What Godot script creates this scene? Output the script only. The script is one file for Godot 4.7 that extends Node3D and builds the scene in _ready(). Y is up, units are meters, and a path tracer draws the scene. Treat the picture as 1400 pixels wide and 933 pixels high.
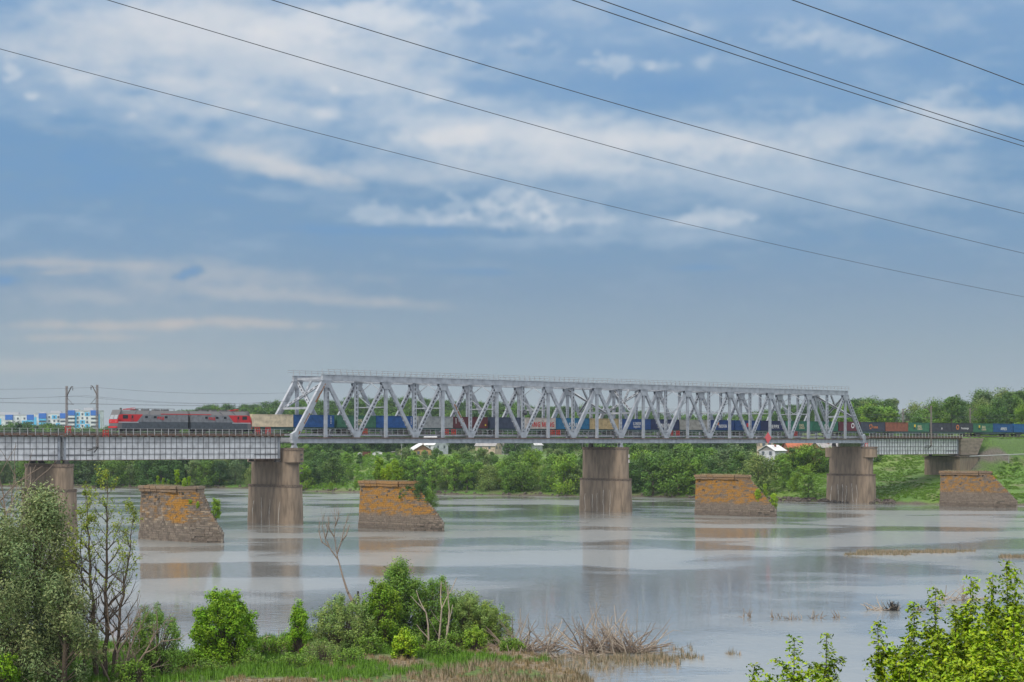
extends Node3D
# A double-track railway truss bridge over a river, seen from a high bank. y is up, units are metres, water level is y = 0.

const FOCAL := 2600.0          # focal length in pixels of the 1400 x 933 photograph
const EYE := 16.8              # camera height above the water
const HORIZON := 606.0         # pixel row of the horizon
const TURN := 0.7592182        # the bridge runs 43.5 degrees away from the picture plane
const PANEL := 8.25            # truss panel length
const WIDE := 10.0             # distance between the two trusses
const ORIGIN := Vector3(-45.358, 0.0, -395.744)   # first bearing of the near truss

var rng := RandomNumberGenerator.new()
var used := {}
var tex := {}
var mats := {}
var noise := FastNoiseLite.new()
var detail := FastNoiseLite.new()


class MB:
	var v := PackedVector3Array()
	var n := PackedVector3Array()
	var c := PackedColorArray()
	var i := PackedInt32Array()
	var col := Color(1, 1, 1)

	func tri(a: Vector3, b: Vector3, d: Vector3, outward: Vector3) -> void:
		var m := (d - a).cross(b - a).normalized()
		var k := v.size()
		if m.dot(outward) < 0.0:
			m = -m
			v.append_array(PackedVector3Array([a, d, b]))
		else:
			v.append_array(PackedVector3Array([a, b, d]))
		n.append_array(PackedVector3Array([m, m, m]))
		c.append_array(PackedColorArray([col, col, col]))
		i.append_array(PackedInt32Array([k, k + 1, k + 2]))

	func quad(a: Vector3, b: Vector3, d: Vector3, e: Vector3, outward: Vector3) -> void:
		var m := (d - a).cross(b - a).normalized()
		var k := v.size()
		if m.dot(outward) < 0.0:
			m = -m
			v.append_array(PackedVector3Array([a, e, d, b]))
		else:
			v.append_array(PackedVector3Array([a, b, d, e]))
		n.append_array(PackedVector3Array([m, m, m, m]))
		c.append_array(PackedColorArray([col, col, col, col]))
		i.append_array(PackedInt32Array([k, k + 1, k + 2, k, k + 2, k + 3]))

	# a beam between two points: half-extents along the side and the up axis of its section
	func beam(a: Vector3, b: Vector3, wide: float, high: float, up := Vector3.UP) -> void:
		var along := (b - a).normalized()
		if absf(along.dot(up)) > 0.98:
			up = Vector3(1, 0, 0) if absf(along.x) < 0.9 else Vector3(0, 0, 1)
		var side := along.cross(up).normalized() * wide * 0.5
		var top := side.cross(along).normalized() * high * 0.5
		var p := [a - side - top, a + side - top, a + side + top, a - side + top, b - side - top, b + side - top, b + side + top, b - side + top]
		quad(p[0], p[1], p[2], p[3], -along)
		quad(p[4], p[5], p[6], p[7], along)
		quad(p[0], p[1], p[5], p[4], -top)
		quad(p[3], p[2], p[6], p[7], top)
		quad(p[0], p[3], p[7], p[4], -side)
		quad(p[1], p[2], p[6], p[5], side)

	func box(at: Vector3, size: Vector3) -> void:
		beam(at - Vector3(size.x * 0.5, 0, 0), at + Vector3(size.x * 0.5, 0, 0), size.z, size.y)

	func tube(a: Vector3, b: Vector3, ra: float, rb: float, sides := 6) -> void:
		var along := (b - a).normalized()
		var up := Vector3.UP if absf(along.y) < 0.95 else Vector3.RIGHT
		var s := along.cross(up).normalized()
		var t := s.cross(along).normalized()
		var k := v.size()
		for q in sides:
			var g := TAU * q / sides
			var m := s * cos(g) + t * sin(g)
			v.append(a + m * ra)
			v.append(b + m * rb)
			n.append(m)
			n.append(m)
			c.append(col)
			c.append(col)
		for q in sides:
			var e := k + q * 2
			var f := k + ((q + 1) % sides) * 2
			i.append_array(PackedInt32Array([e, f, e + 1, f, f + 1, e + 1]))

	# an outline in the x-y plane given depth along z
	func prism(outline: PackedVector2Array, z0: float, z1: float) -> void:
		var mid := Vector2.ZERO
		for p in outline:
			mid += p / outline.size()
		var t := Geometry2D.triangulate_polygon(outline)
		for k in range(0, t.size(), 3):
			var a := outline[t[k]]
			var b := outline[t[k + 1]]
			var d := outline[t[k + 2]]
			tri(Vector3(a.x, a.y, z1), Vector3(b.x, b.y, z1), Vector3(d.x, d.y, z1), Vector3(0, 0, z1 - z0))
			tri(Vector3(a.x, a.y, z0), Vector3(b.x, b.y, z0), Vector3(d.x, d.y, z0), Vector3(0, 0, z0 - z1))
		for k in outline.size():
			var a := outline[k]
			var b := outline[(k + 1) % outline.size()]
			var o := (a + b) * 0.5 - mid
			quad(Vector3(a.x, a.y, z0), Vector3(b.x, b.y, z0), Vector3(b.x, b.y, z1), Vector3(a.x, a.y, z1), Vector3(o.x, o.y, 0))

	func leaf(at: Vector3, m: Vector3, t: Vector3, long: float, wide: float, soft: Vector3) -> void:
		var b := m.cross(t).normalized() * wide * 0.5
		t *= long * 0.5
		var k := v.size()
		v.append_array(PackedVector3Array([at - t, at + b, at + t, at - b]))
		n.append_array(PackedVector3Array([soft, soft, soft, soft]))
		c.append_array(PackedColorArray([col, col, col, col]))
		i.append_array(PackedInt32Array([k, k + 1, k + 2, k, k + 2, k + 3]))

	func done() -> ArrayMesh:
		var a := []
		a.resize(Mesh.ARRAY_MAX)
		a[Mesh.ARRAY_VERTEX] = v
		a[Mesh.ARRAY_NORMAL] = n
		a[Mesh.ARRAY_COLOR] = c
		a[Mesh.ARRAY_INDEX] = i
		var m := ArrayMesh.new()
		m.add_surface_from_arrays(Mesh.PRIMITIVE_TRIANGLES, a)
		return m


# ---------------------------------------------------------------- scene tree helpers
func numbered(called: String) -> String:
	if not used.has(called):
		used[called] = 0
		return called
	used[called] += 1
	return "%s_%03d" % [called, used[called]]


func tag(o: Node3D, label: String, category: String, group := "", kind := "") -> Node3D:
	if label:
		o.set_meta("label", label)
	if category:
		o.set_meta("category", category)
	if group:
		o.set_meta("group", group)
	if kind:
		o.set_meta("kind", kind)
	return o


func thing(called: String, label: String, category: String, at := Vector3.ZERO, turn := 0.0, group := "") -> Node3D:
	var o := Node3D.new()
	o.name = numbered(called)
	add_child(o)
	o.position = at
	o.rotation.y = turn
	return tag(o, label, category, group)


func part(parent: Node3D, called: String, shape: Variant, m: Material, at := Vector3.ZERO) -> MeshInstance3D:
	var o := MeshInstance3D.new()
	o.name = called if parent != self else numbered(called)
	o.mesh = shape.done() if shape is MB else shape
	o.material_override = m
	o.position = at
	parent.add_child(o, true)
	return o


func copy(o: Node3D, label := "", group := "") -> Node3D:
	var d: Node3D = o.duplicate()
	d.name = numbered(o.name.rstrip("0123456789").trim_suffix("_"))
	add_child(d)
	if label:
		d.set_meta("label", label)
	if group:
		d.set_meta("group", group)
	return d


func lettering(parent: Node3D, words: String, high: float, m: Material, at: Vector3, turn := 0.0, bold := true) -> MeshInstance3D:
	var t := TextMesh.new()
	var f := SystemFont.new()
	f.font_names = PackedStringArray(["Droid Sans"])
	f.font_weight = 700 if bold else 400
	t.font = f
	t.text = words
	t.font_size = 32
	t.pixel_size = high / 24.0
	t.depth = 0.02
	t.curve_step = 4.0
	var o := part(parent, "lettering", t, m, at)
	o.rotation.y = turn
	return o


# ---------------------------------------------------------------- places
# point of the world that a photograph pixel shows at a given distance
func at_pixel(px: float, py: float, dist: float) -> Vector3:
	return Vector3((px - 700.0) / FOCAL * dist, EYE - (py - HORIZON) / FOCAL * dist, -dist)


# bridge coordinates: metres along the bridge, height, metres towards the viewer from the near truss
func on_bridge(s: float, y: float, v: float) -> Vector3:
	return ORIGIN + Vector3(cos(TURN) * s + sin(TURN) * v, y, -sin(TURN) * s + cos(TURN) * v)


func bridge_of(p: Vector3) -> Vector2:
	var q := p - ORIGIN
	return Vector2(q.x * cos(TURN) - q.z * sin(TURN), q.x * sin(TURN) + q.z * cos(TURN))


func along_line(points: PackedVector2Array, x: float) -> float:
	if x <= points[0].x:
		return points[0].y
	for k in range(1, points.size()):
		if x <= points[k].x:
			var t := (x - points[k - 1].x) / (points[k].x - points[k - 1].x)
			return lerpf(points[k - 1].y, points[k].y, t)
	return points[points.size() - 1].y


var far_bank := PackedVector2Array([Vector2(-900, 1120), Vector2(-400, 850), Vector2(-165, 716), Vector2(-98, 702), Vector2(-71, 662), Vector2(-24, 618), Vector2(14, 600), Vector2(46, 590), Vector2(78, 548), Vector2(102, 529), Vector2(137, 508), Vector2(250, 440), Vector2(500, 300), Vector2(900, 200)])
var near_bank := PackedVector2Array([Vector2(-400, 172), Vector2(-60, 166), Vector2(-38, 163), Vector2(-31, 158), Vector2(-27, 151), Vector2(-23, 153), Vector2(-19, 165), Vector2(-12, 168), Vector2(-3, 162), Vector2(0, 155), Vector2(3, 147), Vector2(5, 136), Vector2(9, 116), Vector2(25, 94), Vector2(60, 80), Vector2(200, 60)])
var skyline := PackedVector2Array([Vector2(-400, 586), Vector2(0, 583), Vector2(20, 581), Vector2(45, 584), Vector2(60, 581), Vector2(78, 583), Vector2(92, 589), Vector2(138, 589), Vector2(170, 580), Vector2(230, 566), Vector2(290, 556), Vector2(330, 554), Vector2(420, 549), Vector2(480, 546), Vector2(560, 546), Vector2(640, 549), Vector2(700, 553), Vector2(760, 556), Vector2(820, 557), Vector2(870, 562), Vector2(940, 569), Vector2(1000, 570), Vector2(1060, 561), Vector2(1110, 551), Vector2(1180, 546), Vector2(1230, 551), Vector2(1262, 557), Vector2(1290, 546), Vector2(1330, 541), Vector2(1362, 536), Vector2(1400, 535), Vector2(1700, 535)])


func hill_distance(px: float) -> float:
	return lerpf(1050.0, 770.0, smoothstep(1010.0, 1180.0, px))


# height of the ground; x to the right, dist away from the camera
func ground_height(x: float, dist: float) -> float:
	var shore := along_line(far_bank, x)
	var inland := (dist - shore) * 0.76
	if inland > -2.0:
		var h := -0.4 + 1.2 * smoothstep(-2.0, 2.0, inland)
		h += 11.0 * pow(clampf((inland - 2.0) / 88.0, 0.0, 1.0), 0.85)
		h += detail.get_noise_2d(x * 1.3, dist * 1.3) * 0.9 * smoothstep(1.0, 12.0, inland)
		var px := 700.0 + x / maxf(dist, 1.0) * FOCAL
		var ref := hill_distance(px)
		var top := EYE + (HORIZON - along_line(skyline, px)) * ref / FOCAL - 12.0
		h = lerpf(h, maxf(top, 12.0), smoothstep(ref - 230.0, ref - 10.0, dist))
		var b := bridge_of(Vector3(x, 0, -dist))
		var off := Vector2(maxf(0.0, 264.0 - b.x), maxf(0.0, absf(b.y + 5.0) - 4.8)).length()
		h = maxf(h, 18.1 - off * 0.66 + detail.get_noise_2d(x * 3.0, dist * 3.0) * 0.35)
		return h
	var edge := along_line(near_bank, x) - dist
	if edge > -3.0:
		var rise := pow(clampf((95.0 - dist) / 95.0, 0.0, 1.0), 1.2) * 15.1
		return -0.35 + 0.75 * smoothstep(-3.0, 5.0, edge) + rise + detail.get_noise_2d(x * 6.0, dist * 6.0) * 0.3
	return -1.6


# ---------------------------------------------------------------- textures and materials
func noise_texture(key: String, frequency: float, octaves: int, low: float, high: float, seed_: int, size := 512, kind := FastNoiseLite.TYPE_SIMPLEX_SMOOTH) -> Texture2D:
	if tex.has(key):
		return tex[key]
	var f := FastNoiseLite.new()
	f.seed = seed_
	f.noise_type = kind
	f.frequency = frequency
	f.fractal_octaves = octaves
	var im := f.get_seamless_image(size, size, false, false, 0.12)
	im.convert(Image.FORMAT_RGB8)
	var data := im.get_data()
	for k in data.size():
		data[k] = int(clampf(lerpf(low, high, data[k] / 255.0), 0.0, 1.0) * 255.0)
	tex[key] = ImageTexture.create_from_image(Image.create_from_data(size, size, false, Image.FORMAT_RGB8, data))
	return tex[key]


func mat(key: String, c := Color(0.5, 0.5, 0.5), rough := 0.8, texture: Texture2D = null, scale := Vector3.ONE, metal := 0.0) -> StandardMaterial3D:
	if mats.has(key):
		return mats[key]
	var m := StandardMaterial3D.new()
	m.resource_name = key
	m.albedo_color = c.linear_to_srgb()
	m.roughness = rough
	m.metallic = metal
	if texture:
		m.albedo_texture = texture
		m.uv1_triplanar = true
		m.uv1_world_triplanar = true
		m.uv1_scale = scale
	mats[key] = m
	return m


func leaf_material(key: String, c: Color) -> StandardMaterial3D:
	var m := mat(key, c, 0.55)
	m.vertex_color_use_as_albedo = true
	m.metallic_specular = 0.3
	m.backlight_enabled = true
	m.backlight = Color(0.30, 0.42, 0.10)
	m.cull_mode = BaseMaterial3D.CULL_DISABLED
	return m


func make_materials() -> void:
	var grime := noise_texture("grime", 0.012, 5, 0.72, 1.18, 3)
	var blotch := noise_texture("blotch", 0.02, 5, 0.5, 1.35, 9)
	var fine := noise_texture("fine", 0.05, 4, 0.6, 1.3, 5)
	var bp := mat("bridge_paint", Color(0.355, 0.385, 0.43), 0.5, grime, Vector3(0.11, 0.07, 0.11))
	bp.vertex_color_use_as_albedo = true
	mat("bridge_paint_pale", Color(0.78, 0.79, 0.81), 0.55, grime, Vector3(0.1, 0.06, 0.1))
	mat("rusty_flange", Color(0.17, 0.105, 0.075), 0.85, blotch, Vector3(0.3, 0.3, 0.3))
	mat("dirty_rib", Color(0.19, 0.19, 0.20), 0.8, blotch, Vector3(0.2, 0.2, 0.2))
	mat("dark_steel", Color(0.10, 0.095, 0.09), 0.8, blotch, Vector3(0.25, 0.25, 0.25))
	mat("rust_patch", Color(0.30, 0.14, 0.06), 0.9, blotch, Vector3(0.5, 0.5, 0.5))
	mat("rail_grey", Color(0.34, 0.35, 0.36), 0.6)
	mat("red_paint", Color(0.42, 0.05, 0.04), 0.5)
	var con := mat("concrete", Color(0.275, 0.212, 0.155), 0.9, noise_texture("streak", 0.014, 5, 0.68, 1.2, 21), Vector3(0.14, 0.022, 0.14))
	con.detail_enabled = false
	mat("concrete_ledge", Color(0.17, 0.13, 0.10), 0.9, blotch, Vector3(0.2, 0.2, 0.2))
	mat("abutment_concrete", Color(0.30, 0.245, 0.19), 0.9, grime, Vector3(0.13, 0.13, 0.13))
	mat("lime", Color(0.55, 0.52, 0.48), 0.9)
	var st := mat("stone", Color(1, 1, 1), 0.95, noise_texture("stonegrain", 0.04, 5, 0.3, 1.45, 33), Vector3(0.35, 0.35, 0.35))
	st.vertex_color_use_as_albedo = true
	mat("mortar", Color(0.09, 0.075, 0.06), 0.95, fine, Vector3(0.3, 0.3, 0.3))
	var ground := mat("grass_ground", Color(1, 1, 1), 0.95, noise_texture("turf", 0.03, 5, 0.45, 1.4, 41), Vector3(0.09, 0.09, 0.09))
	ground.vertex_color_use_as_albedo = true
	mat("bark", Color(0.10, 0.075, 0.055), 0.95, fine, Vector3(1.5, 0.5, 1.5))
	mat("dead_wood", Color(0.27, 0.21, 0.165), 0.95, fine, Vector3(1.5, 0.6, 1.5))
	mat("pale_wood", Color(0.42, 0.35, 0.28), 0.95, fine, Vector3(1.5, 0.6, 1.5))
	mat("charred_wood", Color(0.03, 0.027, 0.025), 0.95)
	var lm := leaf_material("leaves", Color(1, 1, 1))
	lm.resource_name = "leaves"
	mat("wire", Color(0.03, 0.035, 0.045), 0.5)
	mat("glass", Color(0.02, 0.025, 0.03), 0.12)


func leaf_color(base: Color, spread: float) -> Color:
	var k := 1.0 + rng.randf_range(-spread, spread)
	return Color(base.r * k * (1.0 + rng.randf_range(-0.12, 0.12)), base.g * k, base.b * k * 0.9)


func random_dir() -> Vector3:
	var z := rng.randf_range(-1, 1)
	var a := rng.randf() * TAU
	var q := sqrt(1 - z * z)
	return Vector3(q * cos(a), z, q * sin(a))


# a clump of leaves round a centre
func clump(mb: MB, centre: Vector3, radii: Vector3, count: int, size: float, base: Color, shell := 0.5, narrow := 0.55) -> void:
	var tint := leaf_color(base, 0.2)
	for k in count:
		var d := random_dir()
		var at := centre + d * radii * lerpf(shell, 1.0, rng.randf())
		var m := (d + random_dir() * 0.9 + Vector3(0, 0.35, 0)).normalized()
		var t := m.cross(random_dir()).normalized()
		mb.col = leaf_color(tint, 0.22)
		var s := size * rng.randf_range(0.6, 1.35)
		mb.leaf(at, m, t, s, s * narrow, (m + d * 0.7 + Vector3(0, 0.2, 0)).normalized())


# ================================================================ the scene
func _ready() -> void:
	rng.seed = 20240
	noise.seed = 7
	noise.frequency = 1.0
	noise.fractal_octaves = 5
	detail.seed = 11
	detail.frequency = 0.02
	detail.fractal_octaves = 4
	# camera
	var cam := Camera3D.new()
	cam.name = "camera"
	cam.projection = Camera3D.PROJECTION_FRUSTUM
	cam.near = 0.5
	cam.far = 12000.0
	cam.size = 933.0 / FOCAL * cam.near
	cam.frustum_offset = Vector2(0, (HORIZON - 466.5) / FOCAL * cam.near)
	cam.position = Vector3(0, EYE, 0)
	add_child(cam)
	cam.current = true
	# sky, sun and exposure
	var env := Environment.new()
	env.background_mode = Environment.BG_SKY
	var sky := Sky.new()
	var pano := PanoramaSkyMaterial.new()
	pano.panorama = make_sky()
	pano.energy_multiplier = SKY_RANGE / 1.85
	sky.sky_material = pano
	env.sky = sky
	env.tonemap_mode = Environment.TONE_MAPPER_LINEAR
	env.tonemap_exposure = 1.85
	env.fog_enabled = true
	env.fog_density = 0.00006
	env.fog_light_color = Color(0.80, 0.86, 0.93)
	env.sdfgi_enabled = true
	env.ssao_enabled = true
	env.ssil_enabled = true
	var we := WorldEnvironment.new()
	we.name = "world_environment"
	we.environment = env
	add_child(we)
	var sun := DirectionalLight3D.new()
	sun.name = "sun"
	sun.light_energy = 0.46
	sun.light_color = Color(1.0, 0.96, 0.90)
	sun.light_angular_distance = 22.0
	sun.shadow_enabled = true
	sun.rotation = Vector3(deg_to_rad(-48), deg_to_rad(-42), 0)
	add_child(sun)
	make_materials()
	# the large structure
	make_ground()
	make_water()
	make_truss()
	make_girders()
	make_piers()
	make_old_piers()
	make_abutment()
	make_tracks()
	# things
	make_train()
	make_masts()
	make_signs()
	make_buildings()
	make_far_trees()
	make_near_plants()
	make_power_lines()


# ---------------------------------------------------------------- sky
var clouds := [
	# centre x, y, half width, half height in photograph pixels, tilt, strength, redness, raggedness
	[330, 70, 340, 105, 0.10, 0.75, 0.2, 0.4], [250, 25, 200, 50, 0.1, 0.6, 0.1, 0.5], [90, 60, 200, 60, 0.0, 0.4, 0.25, 0.5], [480, 22, 150, 36, 0.0, 0.85, 0.0, 0.9], [400, 60, 120, 30, 0.1, 0.4, 0.0, 0.6], [560, 60, 120, 40, 0.1, 0.35, 0.1, 0.7],
	[120, 130, 200, 70, 0.1, 0.22, 0.3, 0.5], [330, 150, 230, 60, 0.2, 0.28, 0.2, 0.5], [560, 110, 200, 40, 0.1, 0.25, 0.1, 0.6],
	[620, 188, 80, 18, 0.05, 0.85, 0.2, 0.9], [760, 195, 260, 52, 0.08, 0.62, 0.15, 0.6], [640, 170, 220, 40, 0.05, 0.3, 0.1, 0.6], [900, 190, 190, 30, 0.05, 0.5, 0.15, 0.8], [1180, 172, 210, 38, -0.05, 0.5, 0.15, 0.8], [1330, 165, 120, 30, -0.1, 0.35, 0.2, 0.8], [1050, 205, 200, 22, 0.05, 0.35, 0.2, 0.7],
	[365, 222, 130, 20, 0.22, 0.6, 0.4, 0.7], [430, 240, 110, 16, 0.2, 0.5, 0.4, 0.7], [560, 235, 150, 22, 0.05, 0.35, 0.3, 0.7], [300, 200, 200, 40, 0.2, 0.22, 0.3, 0.6], [720, 225, 160, 24, 0.0, 0.35, 0.2, 0.7],
	[640, 290, 52, 20, 0.0, 0.3, 0.1, 1.5], [690, 286, 42, 22, 0.0, 0.32, 0.1, 1.5], [735, 290, 40, 19, 0.0, 0.3, 0.1, 1.5], [800, 292, 60, 15, 0.0, 0.24, 0.1, 1.4], [520, 292, 40, 14, 0.0, 0.25, 0.1, 1.3], [575, 300, 110, 10, 0.0, 0.2, 0.1, 0.8], [690, 303, 170, 9, 0.0, 0.18, 0.1, 0.6], [985, 296, 60, 14, 0.0, 0.32, 0.1, 1.3], [940, 300, 80, 10, 0.0, 0.25, 0.1, 1.0],
	[850, 320, 330, 30, 0.0, 0.16, 0.0, 0.5], [1120, 250, 240, 40, 0.05, 0.18, 0.0, 0.5],
	[80, 360, 170, 9, 0.02, 0.4, 0.9, 0.8], [90, 372, 60, 3.5, 0.0, 0.5, 1.0, 0.6], [260, 372, 250, 22, 0.05, 0.32, 0.8, 0.6], [350, 402, 240, 14, 0.06, 0.36, 0.8, 0.7], [120, 405, 150, 14, 0.04, 0.26, 0.8, 0.7], [520, 415, 130, 10, 0.05, 0.22, 0.9, 0.7], [140, 446, 200, 9, 0.0, 0.55, 1.1, 0.8], [330, 441, 140, 9, 0.03, 0.5, 1.1, 0.8], [100, 462, 110, 7, 0.0, 0.35, 1.1, 0.8], [90, 500, 250, 12, 0.0, 0.22, 1.0, 0.5], [180, 470, 350, 90, 0.0, 0.10, 0.7, 0.4],
	[14, 98, 17, 15, 0.0, 0.5, 0.1, 1.2], [101, 106, 26, 14, 0.1, 0.48, 0.1, 1.1], [41, 130, 11, 7, 0.0, 0.45, 0.1, 1.2], [75, 152, 9, 3, 0.0, 0.25, 0.1, 1.0], [183, 158, 9, 5, 0.0, 0.3, 0.2, 1.0], [492, 128, 24, 6, 0.05, 0.5, 0.1, 1.0], [455, 122, 8, 7, 0.0, 0.4, 0.1, 1.0], [448, 156, 30, 8, 0.05, 0.4, 0.1, 1.0], [597, 131, 30, 12, 0.0, 0.42, 0.1, 1.1], [348, 142, 16, 6, 0.0, 0.35, 0.2, 1.0], [570, 132, 14, 6, 0, 0.3, 0.1, 1.0],
	[848, 86, 34, 16, 0.0, 0.38, 0.1, 1.2], [905, 92, 30, 11, 0.0, 0.3, 0.1, 1.1], [962, 82, 22, 12, 0.0, 0.28, 0.1, 1.1], [800, 86, 12, 7, 0.0, 0.26, 0.1, 1.0], [1075, 48, 58, 20, -0.1, 0.32, 0.1, 1.0], [1160, 62, 70, 22, 0.0, 0.26, 0.1, 1.0], [955, 32, 40, 18, 0.0, 0.24, 0.1, 1.0], [1310, 30, 60, 30, 0.0, 0.2, 0.2, 0.7], [720, 60, 60, 20, 0.0, 0.3, 0.1, 1.0], [790, 20, 60, 24, 0.0, 0.3, 0.2, 0.8], [630, 15, 30, 22, 0.0, 0.3, 0.1, 1.2], [1300, 132, 90, 12, -0.15, 0.3, 0.1, 1.2],
	[850, 225, 620, 105, 0.02, 0.24, 0.15, 0.3], [1150, 250, 400, 60, 0.05, 0.14, 0.1, 0.4],
	# denser, bluer gaps: negative strength
	[470, 3, 60, 12, 0.0, -0.3, 0.0, 1.0], [330, 4, 60, 8, 0.0, -0.3, 0.0, 0.8], [880, 118, 240, 38, 0.0, -0.22, 0.0, 0.6], [120, 235, 190, 60, 0.15, -0.2, 0.0, 0.4], [1370, 130, 100, 22, -0.1, -0.3, 0.0, 0.8], [720, 68, 40, 10, 0.0, -0.3, 0.0, 0.8], [560, 316, 330, 9, 0.02, -0.3, 0.0, 0.5], [257, 372, 20, 9, -0.3, -0.7, 0.0, 1.0], [8, 384, 30, 10, 0.0, -0.6, 0.0, 0.9], [650, 372, 80, 6, 0.0, -0.3, 0.0, 0.7], [960, 366, 60, 5, 0.0, -0.3, 0.0, 0.7], [620, 12, 40, 14, 0.2, -0.35, 0.0, 1.0], [480, 250, 260, 14, 0.1, -0.1, 0.0, 0.6],
]

var sky_rows := [[-300.0, Color(0.56, 0.66, 0.80)], [0.0, Color(0.52, 0.65, 0.79)], [150.0, Color(0.485, 0.63, 0.775)], [250.0, Color(0.47, 0.61, 0.745)], [330.0, Color(0.49, 0.615, 0.735)], [400.0, Color(0.535, 0.63, 0.72)], [480.0, Color(0.595, 0.665, 0.715)], [560.0, Color(0.65, 0.695, 0.725)], [610.0, Color(0.67, 0.71, 0.73)]]


const SKY_RANGE := 2.2   # the panorama stores light divided by this, so that the cloud overhead may be brighter than the low sky


func stored(c: Color) -> Color:
	var l := c.srgb_to_linear()
	return Color(l.r / SKY_RANGE, l.g / SKY_RANGE, l.b / SKY_RANGE).linear_to_srgb()


func base_sky(dir: Vector3) -> Color:
	var az := atan2(dir.x, -dir.z)
	var flat := maxf(0.05, sqrt(dir.x * dir.x + dir.z * dir.z))
	var y := HORIZON - FOCAL * dir.y / flat
	var c: Color = sky_rows[0][1]
	for k in range(1, sky_rows.size()):
		if y >= sky_rows[k][0]:
			c = sky_rows[k][1]
		elif y > sky_rows[k - 1][0]:
			c = (sky_rows[k - 1][1] as Color).lerp(sky_rows[k][1], (y - sky_rows[k - 1][0]) / (sky_rows[k][0] - sky_rows[k - 1][0]))
			break
	# broad cloud, stretched sideways; it covers the whole vault and thins out inside the picture, where the clouds above take over
	var q := Vector3(dir.x * 3.0, dir.y * 9.0, dir.z * 3.0)
	var a := smoothstep(-0.12, 0.42, noise.get_noise_3dv(q * 0.55))
	var own := smoothstep(0.30, 0.48, maxf(absf(az), asin(dir.y) * 1.35))
	c = c.lerp(Color(0.83, 0.85, 0.89), a * lerpf(0.10, 0.75, own) * smoothstep(-0.02, 0.2, dir.y))
	# an overcast vault is brighter overhead than near the horizon
	return c.lerp(Color(1.22, 1.22, 1.22), 0.92 * smoothstep(0.20, 0.42, dir.y))


func make_sky() -> ImageTexture:
	# coarse vault
	var small := Image.create(512, 256, false, Image.FORMAT_RGB8)
	for r in 256:
		var el := PI * 0.5 - (r + 0.5) / 256.0 * PI
		for q in 512:
			var az := (q + 0.5) / 512.0 * TAU
			small.set_pixel(q, r, stored(base_sky(Vector3(sin(az) * cos(el), maxf(sin(el), 0.0), -cos(az) * cos(el)))))
	small.resize(4096, 2048, Image.INTERPOLATE_CUBIC)
	# the part that the picture shows, in full detail
	var per := 4096.0 / TAU
	var half := 300
	var rows := 290
	var light := PackedFloat32Array()
	light.resize(half * 2 * rows)
	var warm := light.duplicate()
	var xs := PackedFloat32Array()
	for q in half * 2:
		xs.append(700.0 + FOCAL * tan((q - half + 0.5) / per))
	for cl in clouds:
		var cx: float = cl[0]
		var cy: float = cl[1]
		var reach: float = maxf(cl[2], cl[3]) * 1.7
		var q0: int = clampi(int(atan((cx - reach - 700.0) / FOCAL) * per) + half, 0, half * 2 - 1)
		var q1: int = clampi(int(atan((cx + reach - 700.0) / FOCAL) * per) + half + 1, 0, half * 2 - 1)
		var tall: float = cl[3] * 1.8 + absf(cl[4]) * cl[2] * 1.5 + 8.0
		var ct := cos(cl[4])
		var s_t := sin(cl[4])
		for q in range(q0, q1 + 1):
			var ca := cos((q - half + 0.5) / per)
			for r in rows:
				var el := (r + 0.5) / per
				var y := HORIZON - FOCAL * tan(el) / ca
				if absf(y - cy) > tall:
					continue
				var w: float = cl[7]
				var dx := xs[q] - cx
				var dy := y - cy
				var nx := noise.get_noise_2d(xs[q] * 0.011 + cx, y * 0.024)
				var nf := noise.get_noise_2d(xs[q] * 0.035 + 50.0, y * 0.06 + cy)
				var ex: float = (dx * ct + dy * s_t) / cl[2]
				var ey: float = (-dx * s_t + dy * ct) / cl[3]
				var d := sqrt(ex * ex + ey * ey) + (nx * 0.8 + nf * (0.22 if w < 1.0 else 0.5)) * w
				var edge := 1.15 if w < 1.2 else 0.7
				var a: float = cl[5] * smoothstep(1.15, 1.15 - edge, d)
				light[r * half * 2 + q] += a
				warm[r * half * 2 + q] += a * cl[6]
	var out := PackedByteArray()
	out.resize(half * 2 * rows * 3)
	var k := 0
	for rr in rows:
		var r := rows - 1 - rr
		var el := (r + 0.5) / per
		for q in half * 2:
			var az := (q - half + 0.5) / per
			var c := base_sky(Vector3(sin(az) * cos(el), sin(el), -cos(az) * cos(el)))
			var a := light[r * half * 2 + q]
			var wv := 0.0
			if a > 0.01:
				wv = clampf(warm[r * half * 2 + q] / a, 0.0, 1.0)
			var wisp := noise.get_noise_2d(xs[q] * 0.006, (HORIZON - FOCAL * tan(el)) * 0.022) * 0.22 + noise.get_noise_2d(xs[q] * 0.014 + 9.0, el * 120.0) * 0.07
			a += wisp * smoothstep(0.055, 0.14, el)
			if a >= 0.0:
				a = 1.0 - exp(-a * 1.35)
				c = c.lerp(Color(0.895, 0.90, 0.915).lerp(Color(0.80, 0.765, 0.745), wv), a)
			else:
				c = c.lerp(Color(0.36, 0.56, 0.78), clampf(-a, 0.0, 1.0) * 0.8)
			c = stored(c)
			var dither := rng.randf()
			out[k] = int(clampf(c.r * 255.0 + dither, 0, 255))
			out[k + 1] = int(clampf(c.g * 255.0 + dither, 0, 255))
			out[k + 2] = int(clampf(c.b * 255.0 + dither, 0, 255))
			k += 3
	var view := Image.create_from_data(half * 2, rows, false, Image.FORMAT_RGB8, out)
	small.blit_rect(view, Rect2i(half, 0, half, rows), Vector2i(0, 1024 - rows))
	small.blit_rect(view, Rect2i(0, 0, half, rows), Vector2i(4096 - half, 1024 - rows))
	return ImageTexture.create_from_image(small)


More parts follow.
